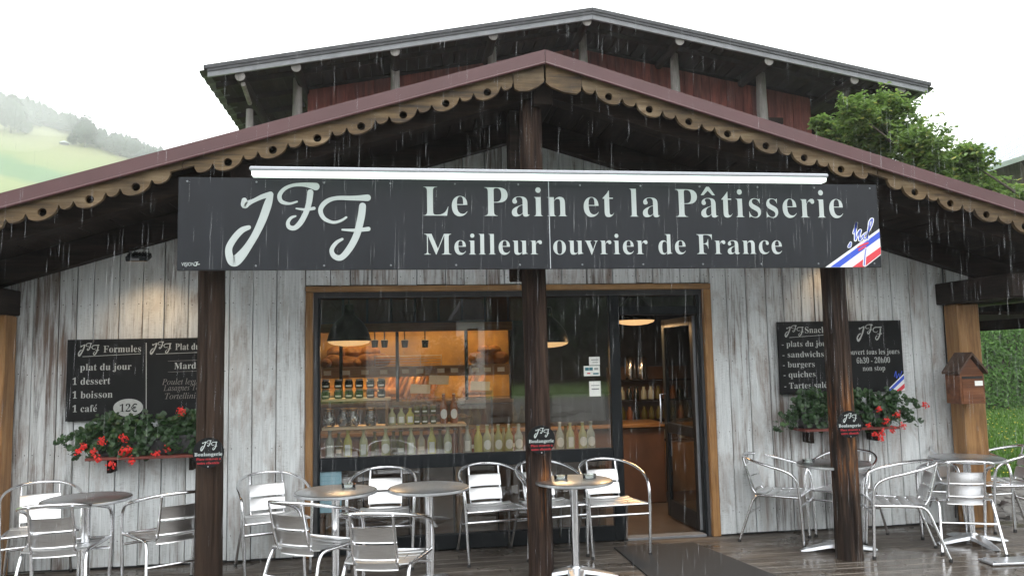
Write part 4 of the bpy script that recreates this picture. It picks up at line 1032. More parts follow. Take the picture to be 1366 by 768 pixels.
TABLES = [(*tb(116, 663.5), 'leftmost round table, between the chairs at the left edge'), (*tb(448, 653.5), 'round table with an ashtray left of the window tables'),
          (*tb(572, 648.5), 'round table in front of the left half of the window'), (*tb(765, 639.5), 'round table just right of the middle log post'),
          (*tb(1112, 617), 'round table half hidden by the right log post'), (*tb(1289, 609.5), 'rightmost round table below the mailbox')]
tp = make_table(TABLES[0][2]); index_kids()
for i, (x, y, lab) in enumerate(TABLES):
    o = tp if i == 0 else copy_tree(tp); o.location = (x, y, 0); o['label'] = lab; o.rotation_euler = (0, 0, (.1, .5, .35, .62, .62, .75)[i])
def ashtray(px, py, lab):
    q = atZ(px, py, .731); m = MB().lathe([(.042, 0), (.05, .004), (.055, .035), (.048, .035), (.044, .010), (.001, .008)], (0, 0, 0), 20)
    o = m.build('ashtray', M['tumbler'], None, True); o.location = (q.x, q.y, .7275); tag(o, lab, 'ashtray', 'clear glass ashtrays')
ashtray(465, 650, 'clear glass ashtray on the table left of the window'); ashtray(748, 639, 'clear glass ashtray beside the middle log post')
ashtray(786, 637.5, 'right hand glass ashtray on the table by the middle post'); ashtray(1078, 617, 'clear glass ashtray on the table behind the right log post')
# doormat and loose plate
ma, mb2, mc2, md = atZ(819, 729, .012), atZ(925, 723, .012), atZ(1010, 757, .012), atZ(852, 757, .012)
def ext(p, q, f_): return p+(q-p)*f_
m = MB(); pts = [ma, mb2, ext(mb2, mc2, 1.5), ext(ma, md, 1.5)]
m.add([(p.x, p.y, .002) for p in pts]+[(p.x, p.y, .014) for p in pts], [(4, 7, 6, 5), (0, 1, 2, 3), (0, 4, 5, 1), (1, 5, 6, 2), (2, 6, 7, 3), (3, 7, 4, 0)])
m.f = [f[::-1] for f in m.f]
tag(m.build('doormat', M['mat']), 'large charcoal doormat lying on the deck before the doorway', 'doormat')
q = atZ(1342, 748, .01)
pl = empty('metal_plate', (q.x, q.y, 0), math.radians(-4), label='flat grey metal base plate on the wet deck at the right edge', cat='base plate')
MB().cbox(-.17, .3, -.09, .09, .002, .02, .004).build('plate', M['base'], pl)
for (x, y) in ((-.13, -.06), (-.13, .06), (.2, .06)): MB().lathe([(.014, .02), (.014, .028), (.002, .03)], (x, y, 0), 8).build('bolt', M['zinc'], pl)
# ------------------------------------------------------------------ window display: shelf, bottles, jars
YD = 7.42
def AD(px, py, Y=YD): return atY(px, py, Y)
ds = empty('display_shelf', (0, 0, 0), label='pale wooden stepped display shelf behind the shop window', cat='shelf')
xl = GX0+.06; z1_ = AD(620, 606).z; z2_ = AD(520, 566.5).z; z3_ = AD(470, 531).z
X1, X2, X3 = GX1-.11, AD(621, 566).x, AD(521, 531).x
for (xa, xb, z) in ((xl, X1, z1_), (xl, X2, z2_), (xl, X3, z3_)): MB().cbox(xa, xb, YD-.12, YD+.16, z-.022, z, .003).build('shelf_board', M['shelfwood'], ds)
for (px, za, zb) in ((516, z2_, z3_-.022), (613, z1_, z2_-.022)):
    X = AD(px, 560).x; MB().cbox(X-.011, X+.011, YD-.118, YD+.155, za, zb, .002).build('divider', M['gold'], ds)
for X in (xl+.06, AD(612, 660).x, X1-.06): MB().cbox(X-.03, X+.03, YD-.06, YD+.02, 0, z1_-.022, .004).build('leg', M['gold'], ds)
MB().cbox(xl, X1, YD+.16, YD+.18, .02, z1_-.022, .004).build('back_panel', M['cavity'], ds)
for X in [xl+.35+.42*k for k in range(6)]: MB().box(X-.006, X+.006, YD+.152, YD+.16, .02, z1_-.03).build('batten', M['dark'], ds)
ORD = ['first', 'second', 'third', 'fourth', 'fifth', 'sixth', 'seventh', 'eighth', 'ninth', 'tenth', 'eleventh', 'twelfth', 'thirteenth', 'fourteenth', 'fifteenth', 'sixteenth', 'seventeenth', 'eighteenth', 'nineteenth', 'twentieth']
def patch(r, z0, z1, half, oval, n=10):
    m = MB()
    if oval:
        pts = [(half*math.cos(2*PI*k/20), (z0+z1)/2+(z1-z0)/2*math.sin(2*PI*k/20)) for k in range(20)]
        zc, hz = (z0+z1)/2, (z1-z0)/2; K = [math.sin(-PI/2+PI*k/12) for k in range(13)]
        m.v = [(r*math.sin(half*q), -r*math.cos(half*q), zc+sg*hz*math.sqrt(max(.0004, 1-q*q))) for sg in (-1, 1) for q in K]; m.f = [(k, k+1, 14+k, 13+k) for k in range(12)]
    else:
        m.v = [(r*math.sin(-half+2*half*k/n), -r*math.cos(-half+2*half*k/n), z) for z in (z0, z1) for k in range(n+1)]
        m.f = [(k, k+1, n+2+k, n+1+k) for k in range(n)]
    return m
def bottle(px, z, h, r, mat, lab, label, name='bottle', dy=0, grp='bottles and jars on the window shelves'):
    q = AD(px, 590, YD+dy); e = empty(name, (q.x, q.y, z), label=label, cat=name.split('_')[-1], group=grp)
    if name == 'bottle': pr = [(r*.8, 0), (r, .008), (r, h*.52), (r*.93, h*.62), (r*.5, h*.76), (r*.36, h*.84), (r*.36, h*.93), (r*.44, h*.94), (r*.44, h)]
    else: pr = [(r*.8, 0), (r, .008), (r, h*.72), (r*.8, h*.8), (r*.84, h*.81), (r*.84, h)]
    MB().lathe(pr, (0, 0, 0), 14).build('glass', mat, e, True)
    if name == 'bottle': MB().lathe([(r*.42, h*.945), (r*.42, h*1.03)], (0, 0, 0), 10).build('cap', M['zinc'] if lab != 'oval' else M['base'], e, True)
    else: MB().lathe([(r*.88, h*.82), (r*.88, h*1.0)], (0, 0, 0), 12).build('lid', M['zinc'] if mat is M['b_dark'] else M['gold'], e, True)
    if lab == 'oval': patch(r*1.03, h*.16, h*.50, .95, True).build('label', M['paper'], e)
    elif lab == 'rect': patch(r*1.03, h*.14, h*.50, .62, False).build('label', M['paper'], e)
    elif lab == 'small': patch(r*1.03, h*.2, h*.36, .75, False).build('label', M['paper'], e)
row = [(440, 'rect', 'b_grey'), (464, 'rect', 'b_yellow'), (485, 'rect', 'b_green'), (514.5, 'oval', 'b_green'), (534.5, 'small', 'b_olive'), (548.5, 'rect', 'b_green'), (576, 'rect', 'b_yellow'), (597.5, 'oval', 'b_green'),
       (623.5, 'rect', 'b_grey'), (638, '', 'b_yellow'), (650, 'oval', 'b_green'), (665, 'oval', 'b_green'), (679, 'oval', 'b_green'), (692, 'oval', 'b_grey'), (747, 'oval', 'b_grey'), (761, 'rect', 'b_green'), (777.5, 'oval', 'b_green'), (788.5, 'oval', 'b_grey')]
LB = {'rect': 'tall white label', 'oval': 'oval white label', 'small': 'small white label', '': 'plain sides'}
CN = {'b_grey': 'clear greenish', 'b_yellow': 'yellow', 'b_green': 'pale green', 'b_olive': 'olive', 'b_amber': 'amber', 'b_dark': 'dark'}
for i, (px, lab, mt) in enumerate(row):
    bottle(px, z1_, .262 if lab != 'small' else .235, .040, M[mt], lab, f'{CN[mt]} bottle with {LB[lab]}, {ORD[i]} from the left on the bottom window shelf')
R9 = random.Random(2)
for i, px in enumerate((452, 500, 525, 562, 587, 607, 631, 657, 672, 686, 755, 769)):
    bottle(px, z1_, .225, .036, M[R9.choice(['b_olive', 'b_grey', 'b_amber'])], 'small' if i % 3 == 0 else '', f'dim bottle, {ORD[i]} from the left in the back row of the bottom window shelf', dy=.12, grp='back row bottles of the bottom window shelf')
for i, px in enumerate((439.5, 459, 471, 495)):
    q = AD(px, 560); e = empty('clip_jar', (q.x, q.y-.02, z2_), label=f'round clip jar with foil packets, {ORD[i]} from the left on the middle window shelf', cat='jar', group='clip jars on the middle window shelf')
    MB().lathe([(.04, 0), (.058, .02), (.062, .07), (.045, .115), (.043, .14)], (0, 0, 0), 16).build('glass', M['tumbler'], e, True)
    MB().lathe([(.046, .142), (.05, .150), (.035, .165)], (0, 0, 0), 14).build('lid', M['tumbler'], e, True)
    fo = MB(); R5 = random.Random(i)
    for _ in range(14):
        p = Vector((R5.uniform(-.03, .03), R5.uniform(-.035, .02), R5.uniform(.015, .08))); n_ = rv(R5)*.022; t_ = rv(R5)*.02
        fo.add([p+n_, p+t_, p-n_, p-t_], [(0, 1, 2, 3)])
    fo.build('packets', M['base'], e)['kind'] = 'stuff'
for i, (px, mt) in enumerate(((523, 'b_green'), (535.5, 'b_green'), (547.5, 'b_yellow'))): bottle(px, z2_, .15, .037, M[mt], 'rect', f'small {CN[mt]} bottle, {ORD[i]} of the three squat ones on the middle window shelf')
for i, px in enumerate((556.5, 567, 578.5)):
    for k in (0, 1): bottle(px, z2_+.093*k, .088, .030, M['b_olive'], 'small', f'{"upper" if k else "lower"} olive jar of the {ORD[i]} stacked pair on the middle window shelf', name='jar')
for i, px in enumerate((592.5, 606)): bottle(px, z2_, .265, .036, M['b_amber'], 'oval', f'{"left" if i == 0 else "right"} hand tall amber bottle at the end of the middle window shelf')
for i, px in enumerate((434.5, 451.5, 465.5, 479.5, 494.5, 509)):
    for k in (0, 1): bottle(px, z3_+.091*k, .086, .037, M['b_dark'], 'small', f'{"upper" if k else "lower"} dark jar of the {ORD[i]} stack on the top window shelf', name='jar')
# notices on the glass
def notice(x0, x1, y0, y1, label, mat, marks, Y=None):
    Y = Y or YF+.026; a, b = atY(x0, y1, Y), atY(x1, y0, Y); e = empty('notice', (a.x, Y, a.z), label=label, cat='notice'); w, h = b.x-a.x, b.z-a.z
    MB().box(0, w, 0, .0015, 0, h).build('sheet', mat, e)
    for (u0, v0, u1, v1, mt) in marks: MB().add([(u0*w, -.001, v0*h), (u1*w, -.001, v0*h), (u1*w, -.001, v1*h), (u0*w, -.001, v1*h)], [(0, 1, 2, 3)]).build('print', M[mt], e)
notice(786, 800, 475.5, 487, 'small grey white notice at the top of the window edge', M['paper'], [(.2, .6, .85, .68, 'zinc'), (.3, .3, .8, .36, 'zinc')])
notice(779, 800, 487.5, 501.5, 'white card sticker notice with teal marks on the window', M['paper'], [(.08, .55, .32, .85, 'teal'), (.34, .55, .56, .85, 'teal'), (.65, .6, .9, .8, 'chalk'), (.2, .2, .4, .32, 'red'), (.58, .15, .92, .3, 'teal')])
notice(786.5, 801, 508, 528.5, 'lowest white notice on the window edge', M['paper'], [(.15, .7, .9, .74, 'zinc'), (.2, .45, .85, .52, 'zinc')])
notice(424.5, 455.5, 627, 684, 'pale blue printed poster in the lower left pane', M['poster'], [(.1, .1+.11*k, .9, .105+.11*k, 'teal') for k in range(8)]+[(.1+.16*k, .1, .105+.16*k, .88, 'teal') for k in range(6)])
# pendant lamps
def pendant(px, py, Y, label, w=12):
    q = atY(px, py, Y); e = empty('pendant_lamp', (q.x, q.y, q.z), label=label, cat='lamp', group='black dome pendant lamps in the shop'); r = .212
    MB().lathe([(r, 0), (r+.004, .004), (r*.97, .05), (r*.86, .12), (r*.66, .185), (r*.42, .235), (.06, .262), (.05, .30), (.045, .36), (.03, .37)], (0, 0, 0), 32).build('shade', M['lampblk'], e, True)
    MB().lathe([(r*.985, 0), (r*.92, -.018), (r*.65, -.038), (r*.3, -.048), (.004, -.05)], (0, 0, 0), 32).build('diffuser', M['lampglow'], e, True)
    MB().tube([(0, 0, .36), (0, 0, RZ-q.z)], .006, 6).build('cable', M['cable'], e)
    L = bpy.data.lights.new('pendant_bulb', 'AREA'); L.shape = 'DISK'; L.size = .34; L.energy = w*.8; L.color = (1, .62, .3); 
    lo = bpy.data.objects.new('pendant_bulb', L); C.objects.link(lo); lo.location = (q.x, q.y, q.z-.056)
pendant(465.5, 455, 8.0, 'black dome pendant lamp glowing at the left of the window')
pendant(731, 457, 8.0, 'black dome pendant lamp mostly hidden by the middle log post')
pendant(847, 427.5, 8.2, 'glowing pendant lamp hanging inside the open doorway', 16)
# lit bread shelves against the rear
YR = 10.0
def AR(px, py, Y=YR): return atY(px, py, Y)
bs = empty('bread_shelf', label='warmly lit bread shelf unit at the rear of the shop', cat='shelf')
ux0, ux1 = AR(422, 480).x, AR(684, 480).x
zt, zm, zb = AR(540, 440).z, AR(540, 489).z, AR(540, 535).z
MB().box(ux0, ux1, YR+.38, YR+.41, zb-.5, zt+.02).build('back_board', M['lamit'], bs)
MB().cbox(ux0, ux1, YR-.02, YR+.04, zt-.02, zt+.09).build('fascia', M['goldx'], bs); MB().box(ux0, ux1, YR+.04, YR+.38, zt+.03, zt+.06).build('top_board', M['goldx'], bs)
MB().cbox(ux0, ux1, YR, YR+.38, zm-.08, zm).build('shelf_board', M['goldx'], bs); MB().cbox(ux0, ux1, YR-.02, YR-.001, zm-.125, zm+.01).build('edge_rail', M['goldx'], bs); MB().cbox(ux0, ux1, YR, YR+.38, zb-.05, zb).build('shelf_board', M['goldx'], bs)
MB().cbox(ux0, ux1, YR+.02, YR+.36, .0, zb-.06).build('plinth', M['cavity'], bs)
for px in (455, 530, 622, 682):
    X = AR(px, 480).x; MB().cbox(X-.02, X+.02, YR-.03, YR+.02, zb, zt-.02).build('upright', M['dark'], bs)
for k in range(9):
    X = ux0+(ux1-ux0)*k/8; MB().cbox(X+.01, X+(ux1-ux0)/8-.02, YR+.3, YR+.33, zt+.12, RZ-.1, .004).build('wall_panel', M['cavity'], bs)
for z in (zt-.003, zm-.085): MB().box(ux0+.05, ux1-.05, YR+.06, YR+.09, z-.014, z).build('strip_light', M['strip'], bs)
R7 = random.Random(8); LOAVES = []
def loaf(x, z, kind, dy=0):
    m = MB(); seg = 10; n = 8
    L, r = {'round': (.135, .105), 'long': (.22, .075), 'stick': (.34, .036)}[kind]
    A = Matrix.Translation((x, YR+.18+dy, z)) @ Matrix.Rotation(R7.uniform(-.5, .5)+(PI/2 if kind == 'long' and R7.random() < .3 else 0), 4, 'Z') @ (Matrix.Rotation(-1.2, 4, 'Y') if kind == 'stick' else Matrix())
    for i in range(n+1):
        t = -1+2*i/n; rr = r*max(.12, (1-t*t)**.5)
        for k in range(seg):
            a_ = 2*PI*k/seg; m.v.append(tuple(A @ Vector((t*L, rr*math.cos(a_), (rr*math.sin(a_)+r)*.85+(L*.9 if kind == 'stick' else 0)))))
    m.f = [(i*seg+k, i*seg+(k+1) % seg, (i+1)*seg+(k+1) % seg, (i+1)*seg+k) for i in range(n) for k in range(seg)]
    o = m.build('loaf', M['bread'], None, True); o['row'] = 1 if z > 1.5 else 0; LOAVES.append((o, kind)); tag(o, {'round': 'round brown loaf on the lit rear shelves', 'long': 'oblong brown loaf on the lit rear shelves', 'stick': 'upright golden baguette on the lit rear shelves'}[kind], 'bread', {'round': 'round loaves on the rear shelves', 'long': 'oblong loaves on the rear shelves', 'stick': 'baguettes on the rear shelves'}[kind])
for px in range(434, 505, 11): loaf(AR(px+R7.uniform(-2, 2), 480).x, zm, R7.choice(['round', 'long']), R7.uniform(-.06, .06))
loaf(AR(507, 480).x, zm, 'round')
for px in (640, 655, 668): loaf(AR(px, 480).x, zm, 'round')
for px in range(438, 525, 14): loaf(AR(px, 520).x, zb, R7.choice(['round', 'long']))
for px in range(548, 612, 7): loaf(AR(px, 520).x, zb, 'stick', R7.uniform(-.05, .1))
for px in (632, 645, 659, 672): loaf(AR(px, 520).x, zb, R7.choice(['stick', 'round']))
for px in (447, 470, 493): loaf(AR(px, 480).x, zm+.10, 'round', .05)
for px in (452, 480, 505): loaf(AR(px, 520).x, zb+.09, 'long', .05)
for px in (648, 662): loaf(AR(px, 480).x, zm+.13, 'long', .05)
for i, px in enumerate((437, 462, 487, 512, 541, 560, 588, 606, 634, 650, 668)):
    X = AR(px, 494).x; tag(MB().box(X-.045, X+.045, YR-.026, YR-.0215, zm-.085, zm-.03).build('price_tag', M['paper']), f'{ORD[i]} white price tag from the left on the rear bread shelf edge', 'price tag')
for i, px in enumerate((545, 580, 612)):
    q = atY(px, 528, 8.95); bk = empty('basket', (q.x, 9.2, .9), label=('left', 'middle', 'right')[i]+' woven bread basket on the counter', cat='basket')
    MB().lathe([(.12, 0), (.16, .12), (.165, .125), (.155, .125), (.115, .012), (.001, .012)], (0, 0, 0), 20).build('weave', M['goldx'], bk, True)
    hb = MB()
    for k in range(7): a_ = k*.9; hb.lathe([(.012, 0), (.045, .02), (.05, .05), (.03, .08), (.004, .09)], (.07*math.cos(a_), .07*math.sin(a_), .07), 8)
    hb.build('rolls', M['bread'], bk, True)['kind'] = 'stuff'
for i, (px, py) in enumerate(((560, 519), (640, 515), (585, 507))):
    q = atY(px, py, 8.9); tag(MB().add([(-.11, 0, -.04), (.11, 0, -.05), (.12, .01, .05), (-.10, .01, .06)], [(0, 1, 2, 3), (3, 2, 1, 0)]).build('price_card', M['paper']), ('left', 'right', 'middle')[i]+' tilted white card above the counter', 'card'); bpy.data.objects[-1] if False else None
    C.objects[-1].location = q
for i, px in enumerate((514, 547, 575)):       # wire trays
    X = AR(px, 480).x; m = MB()
    for k in range(4): m.tube([(X-.13, YR+.05, zm+.03+.035*k), (X+.13, YR+.05, zm+.03+.035*k)], .005, 5)
    for s in (-1, 1): m.tube([(X+s*.13, YR+.05, zm), (X+s*.13, YR+.05, zm+.15)], .005, 5)
    tag(m.build('wire_rack', M['base']), f'{ORD[i]} wire rack from the left on the upper bread shelf', 'rack')
for row_ in (0, 1):
    for kd, nm_ in (('round', 'round brown loaf'), ('long', 'oblong brown loaf'), ('stick', 'upright golden baguette')):
        L_ = sorted([o for o, k in LOAVES if k == kd and o['row'] == row_], key=lambda o: sum(v.co.x for v in o.data.vertices)/len(o.data.vertices))
        for i, o in enumerate(L_): o['label'] = f"{nm_}, {ORD[i]} of its kind from the left on the {'upper' if row_ else 'lower'} lit rear shelf"
for o, k in LOAVES: del o['row']
for i, px in enumerate((500, 513, 540, 567)):
    q = AR(px, 458, YR-.1); e = empty('spotlight', (q.x, q.y, q.z), label=f'{ORD[i]} black spotlight from the left below the bread shelf beam', cat='light')
    MB().lathe([(.035, -.05), (.045, .04), (.02, .05)], (0, 0, 0), 12).build('housing', M['lampblk'], e, True); MB().tube([(0, 0, .04), (0, 0, zt-q.z-.02)], .008, 6).build('stem', M['lampblk'], e)
# serving counter and cabinets
ct = empty('counter', label='long serving counter with a low glass case inside the shop', cat='counter')
cx0, cx1 = -.9, 3.0
MB().cbox(cx0, cx1, 8.9, 9.5, 0, .86, .01).build('carcass', M['cavity'], ct); MB().cbox(cx0-.03, cx1+.03, 8.85, 9.55, .862, .90, .004).build('worktop', M['goldx'], ct)
MB().box(cx0+.1, cx1-.5, 8.95, 8.958, .902, 1.25).build('pane', M['pane'], ct); MB().box(cx0+.1, cx1-.5, 8.95, 9.4, 1.252, 1.26).build('pane', M['pane'], ct)
for X in (cx0+.1, 1.0, cx1-.5): MB().box(X-.01, X+.01, 8.96, 8.98, .902, 1.25).build('upright', M['zinc'], ct)
dc = empty('dresser', label='wooden dresser stacked with jars seen through the open doorway', cat='dresser')
q0, q1 = atY(822, 600, 9.6), atY(932, 600, 9.6); dz = atY(850, 592, 9.6).z
MB().cbox(q0.x, q1.x, 9.6, 9.98, 0, dz, .008).build('base_cabinet', M['honey'], dc)
for k in range(1, 3): X = q0.x+(q1.x-q0.x)*k/3; MB().box(X-.006, X+.006, 9.592, 9.6, .05, dz-.05).build('door_gap', M['dark'], dc)
MB().box(q0.x, q1.x, 9.9, 9.98, dz, dz+.95).build('back_board', M['cavity'], dc)
for k in range(4): MB().cbox(q0.x+.06, q1.x, 9.68, 9.9, dz+.02+.25*k, dz+.04+.25*k, .003).build('shelf_board', M['dark'], dc)
MB().cbox(q0.x, q0.x+.06, 9.6, 9.9, dz, dz+.62).build('side_post', M['honey'], dc)
for k in range(3):
    for j in range(9):
        X = q0.x+.14+j*(q1.x-q0.x-.2)/9; e = tag(MB().lathe([(.036, 0), (.038, .02), (.038, .10), (.02, .13), (.022, .16)], (0, 0, 0), 10).build('jar', M[R7.choice(['b_dark', 'b_grey', 'b_olive', 'b_amber'])], None, True), f"small jar, {ORD[j]} from the left on the {('lowest', 'middle', 'upper')[k]} dresser shelf beyond the doorway", 'jar', 'jars on the dresser beyond the doorway')
        e.location = (X, 9.76, dz+.042+.25*k)
for i, px in enumerate((856, 872)):
    q = atY(px, 515, 9.3); o = MB().lathe([(.06, 0), (.065, .01), (.065, .27), (.05, .29), (.012, .30)], (0, 0, 0), 18).build('steel_urn', M['tube'], None, True); o.location = (q.x, 9.75, dz+.79+.0)
    tag(o, ('left' if i == 0 else 'right')+' hand polished steel urn on top of the dresser', 'urn')
tag(MB().cbox(3.9, 4.6, 8.8, 9.6, 0, 1.9, .02).build('drinks_cabinet', M['slate']), 'dark upright cabinet inside the shop to the right', 'cabinet')
# ------------------------------------------------------------------ big chalet behind
YU = 13.0
def AU(px, py, Y=YU): return atY(px, py, Y)
uc = empty('chalet', label='large dark red boarded chalet with broad eaves behind the bakery', cat='building')
p0, pL, pR = AU(790, 11), AU(277, 87), AU(1237, 110)
kl = (p0.z-pL.z)/(p0.x-pL.x); kr = (p0.z-pR.z)/(pR.x-p0.x)
def uz(x): return p0.z-(kl*(p0.x-x) if x < p0.x else kr*(x-p0.x))
ur = empty('roof'); ur.parent = uc
for (xa, xb) in ((pL.x, p0.x-.002), (p0.x+.002, pR.x)):
    ex = -.06 if xb < p0.x else 0; ey = .06 if xa > p0.x else 0
    MB().prism([(xa+ex, uz(xa+ex)), (xa+ex, uz(xa+ex)-.06), (xb+ey, uz(xb+ey)-.06), (xb+ey, uz(xb+ey))], YU-.03, YU+8).build('roof_sheet', M['slate'], ur)
    MB().prism([(xa, uz(xa)-.062), (xa, uz(xa)-.20), (xb, uz(xb)-.20), (xb, uz(xb)-.062)], YU, YU+.045).build('fascia', M['zinc'], ur)
    MB().prism([(xa, uz(xa)-.062), (xa, uz(xa)-.11), (xb, uz(xb)-.11), (xb, uz(xb)-.062)], YU-.018, YU-.001).build('fascia_trim', M['slate'], ur)
    L = xb-xa; n = 30
    for i in range(n):
        a = xa+L*i/n+.006; b = xa+L*(i+1)/n-.006
        MB().prism([(a, uz(a)-.065), (a, uz(a)-.11-random.random()*.01), (b, uz(b)-.11), (b, uz(b)-.065)], YU+.05, YU+8).build('soffit_board', M['darky'], ur)
    for k in range(9):
        MB().prism([(xa+.02, uz(xa)-.115), (xa+.02, uz(xa)-.20), (xb-.02, uz(xb)-.20), (xb-.02, uz(xb)-.115)], YU+.5+k*.85, YU+.6+k*.85).build('rafter', M['darky'], ur)
# wavy sheet ends along the left and right eaves
for X, s in ((pL.x, -1), (pR.x, 1)):
    m = MB(); n = 96
    for i in range(n+1):
        y = YU+8*i/n; w_ = .016*math.cos(i*PI/2.0)
        m.v += [(X+s*.13, y, uz(X)-.115+w_), (X-s*.10, y, uz(X)-.07+w_), (X-s*.10, y, uz(X)-.085+w_), (X+s*.13, y, uz(X)-.13+w_)]
    for i in range(n): m.f += [(i*4+j, i*4+(j+1) % 4, i*4+4+(j+1) % 4, i*4+4+j) for j in range(4)]
    m.build('corrugated_edge', M['slate'], ur)
PUR = [(320, 100), (395, 88), (527, 67), (658, 46), (783, 27), (907, 53), (1026, 80), (1140, 105), (1203, 117)]
for (px, py) in PUR:
    q = AU(px, py, YU+.05); pu = MB().tube([(q.x, YU+.07, q.z-.02), (q.x, YU+7.5, q.z-.02)], .078, 14).build('purlin', M['darky'], uc); MB().tube([(q.x, YU+.05, q.z-.02), (q.x, YU+.069, q.z-.02)], .082, 16).build('end_grain', M['greylog'], pu)
UWX0, UWX1, UWY = AU(398, 150).x, AU(1150, 130).x-.3, YU+1.25
bod = MB().prism([(UWX0, 0), (UWX1, 0), (UWX1, uz(UWX1)-.22), (p0.x, uz(p0.x)-.22), (UWX0, uz(UWX0)-.22)], UWY+.03, UWY+7).build('wall', M['redwood'], uc)
x = UWX0; R3 = random.Random(4)
while x < UWX1-.05:
    w = min(.17, UWX1-x); MB().prism([(x+.004, 2.6), (x+w-.004, 2.6), (x+w-.004, uz(x+w)-.225), (x+.004, uz(x)-.225)], UWY+R3.uniform(-.012, 0), UWY+.03).build('board', M['redwood'], bod); x += w
for (px, py, r) in ((333, 150, .07), (397, 100, .085), (527, 82, .085), (656, 60, .085), (777, 44, .085), (899, 68, .085), (1014, 92, .095), (1125, 112, .085)):
    q = atY(px, py, YU+.85)
    MB().tube([(q.x-.02, YU+.85, 2.5), (q.x, YU+.85, q.z-.9), (q.x-.0, YU+.85, q.z+.05)], [r*1.15, r*1.08, r*.85], 12).build('log_strut', M['greylog'], uc, True)
q = AU(322, 104); MB().tube([(q.x, YU+.15, q.z-.05), (atY(333, 150, YU+1).x, YU+1.0, atY(333, 138, YU+1).z)], .04, 8).build('diagonal_brace', M['greylog'], uc, True)
q = atY(1022, 158, YU+1.0); MB().box(q.x-.1, q.x+.35, YU+1.0, YU+1.2, q.z-.1, q.z+.02).build('sill', M['dark'], uc)
# ------------------------------------------------------------------ shrub tree over the roof
def limbs(tr, base, tips, r0, seed):
    R3 = random.Random(seed); m = MB()
    for t in tips:
        b = Vector(base); t = Vector(t); mid_ = b.lerp(t, .5)+Vector((R3.uniform(-.3, .3), R3.uniform(-.3, .3), .25))
        m.tube(catmull([tuple(b), tuple(mid_), tuple(t)], 5), [r0*(1-.85*i/10) for i in range(11)], 6)
    m.build('limb', M['bark'], tr, True)
tr = empty('shrub_tree', (11.3, 11.0, -.14), label='leafy green tree rising behind the right slope of the bakery roof', cat='tree')
O = Vector(tr.location); R3 = random.Random(17); pts = []; tips = []
BL = [(1180, 150, 34), (1140, 150, 26), (1290, 215, 30), (1185, 175, 52), (1150, 165, 32), (1118, 190, 38), (1095, 165, 13), (1160, 210, 50), (1225, 205, 44), (1255, 232, 40), (1295, 240, 34), (1330, 262, 32), (1230, 250, 48), (1360, 275, 34), (1400, 290, 50), (1340, 330, 60), (1290, 300, 50)]
for (px, py, rp) in BL:
    Y = 11.0+R3.uniform(-.7, .7); c = atY(px, py, Y); r = rp/1050*12.2; tips.append(tuple(c-O))
    nsp = int(50+rp*2.6)
    for k in range(nsp):                 # arching twigs with paired leaflets
        d_ = rv(R3); d_.z = abs(d_.z)*.8+.1 if R3.random() < .7 else d_.z*.5; d_.x += .25; d_.normalize()
        st = c+rv(R3)*r*R3.uniform(.15, .75); L = r*(R3.uniform(.35, .62) if R3.random() < .7 else R3.uniform(.6, .95))
        side = d_.cross(Vector((0, 0, 1)));
        if side.length < .01: continue
        side.normalize()
        nl = 9
        for i in range(nl):
            t = i/(nl-1); p = st+d_*L*t+Vector((0, 0, -.28*L*t*t))
            for s in (-1, 1):
                nn = (Vector((0, 0, 1))+rv(R3)*.7).normalized(); pts.append((p+side*s*.035*(1.2-t*.5)-O, nn, R3.uniform(.05, .095)))
leafcloud('crown', pts, M['leaf'], tr)
MB().tube(catmull([(0, 0, 0), (-.1, 0, 1.3), (-.5, .1, 2.4)], 5), [.13-.006*i for i in range(11)], 10).build('trunk', M['bark'], tr, True)
limbs(tr, (-.5, .1, 2.35), tips, .05, 3)
# ------------------------------------------------------------------ right side: hedge, lawn, stones, far roofs
hp = atZ(1302, 548, -.14); HY = hp.y; hx0 = hp.x-1.2; hx1 = hx0+5.5; htop = atY(1310, 439, HY).z
hg = empty('hedge', ((hx0+hx1)/2, HY, -.14), label='tall clipped green hedge beyond the lawn at the right edge', cat='hedge')
hw = (hx1-hx0)/2; hh = htop+.14; pts = []; R3 = random.Random(31)
MB().cbox(-hw+.1, hw-.1, .1, 1.3, 0, hh-.12, .1).build('stems', M['bark'], hg)
for k in range(15000):
    f_ = R3.random()
    if f_ < .78: p = Vector((R3.uniform(-hw, hw), R3.uniform(-.05, .1), R3.uniform(0, hh))); n_ = Vector((0, -1, .3))
    elif f_ < .92: p = Vector((R3.uniform(-hw, hw), R3.uniform(0, 1.4), hh+R3.uniform(-.12, .04))); n_ = Vector((0, -.3, 1))
    else: p = Vector((-hw+R3.uniform(-.06, .1), R3.uniform(0, 1.4), R3.uniform(0, hh))); n_ = Vector((-1, -.2, .3))
    p.y += .12*noise.noise(p*1.7); pts.append((p, (n_+rv(R3)*.8).normalized(), R3.uniform(.07, .13)))
leafcloud('foliage', pts, M['hedge'], hg)
gb = MB(); yb2 = MB(); R3 = random.Random(6)
for k in range(16000):
    y = R3.uniform(9.8, HY); x = y*R3.uniform(.72, .98)+R3.uniform(-.5, .5)
    if x < 6.9: continue
    h = R3.uniform(.04, .10); a_ = R3.uniform(0, PI); w = .012+.0012*y; dx, dy = math.cos(a_)*w, math.sin(a_)*w; lx_, ly_ = R3.uniform(-.04, .04), R3.uniform(-.04, .04)
    gb.add([(x-dx, y-dy, -.142), (x+dx, y+dy, -.142), (x+lx_, y+ly_, -.14+h)], [(0, 1, 2)])
    if k % 60 == 0:
        z = -.14+R3.uniform(.08, .13); yb2.add([(x-.02, y, z), (x, y-.02, z+.012), (x+.02, y, z), (x, y+.02, z+.012)], [(0, 1, 2, 3)])
tag(gb.build('grass', M['grass']), 'short green grass of the lawn below the hedge', 'grass', kind='stuff')
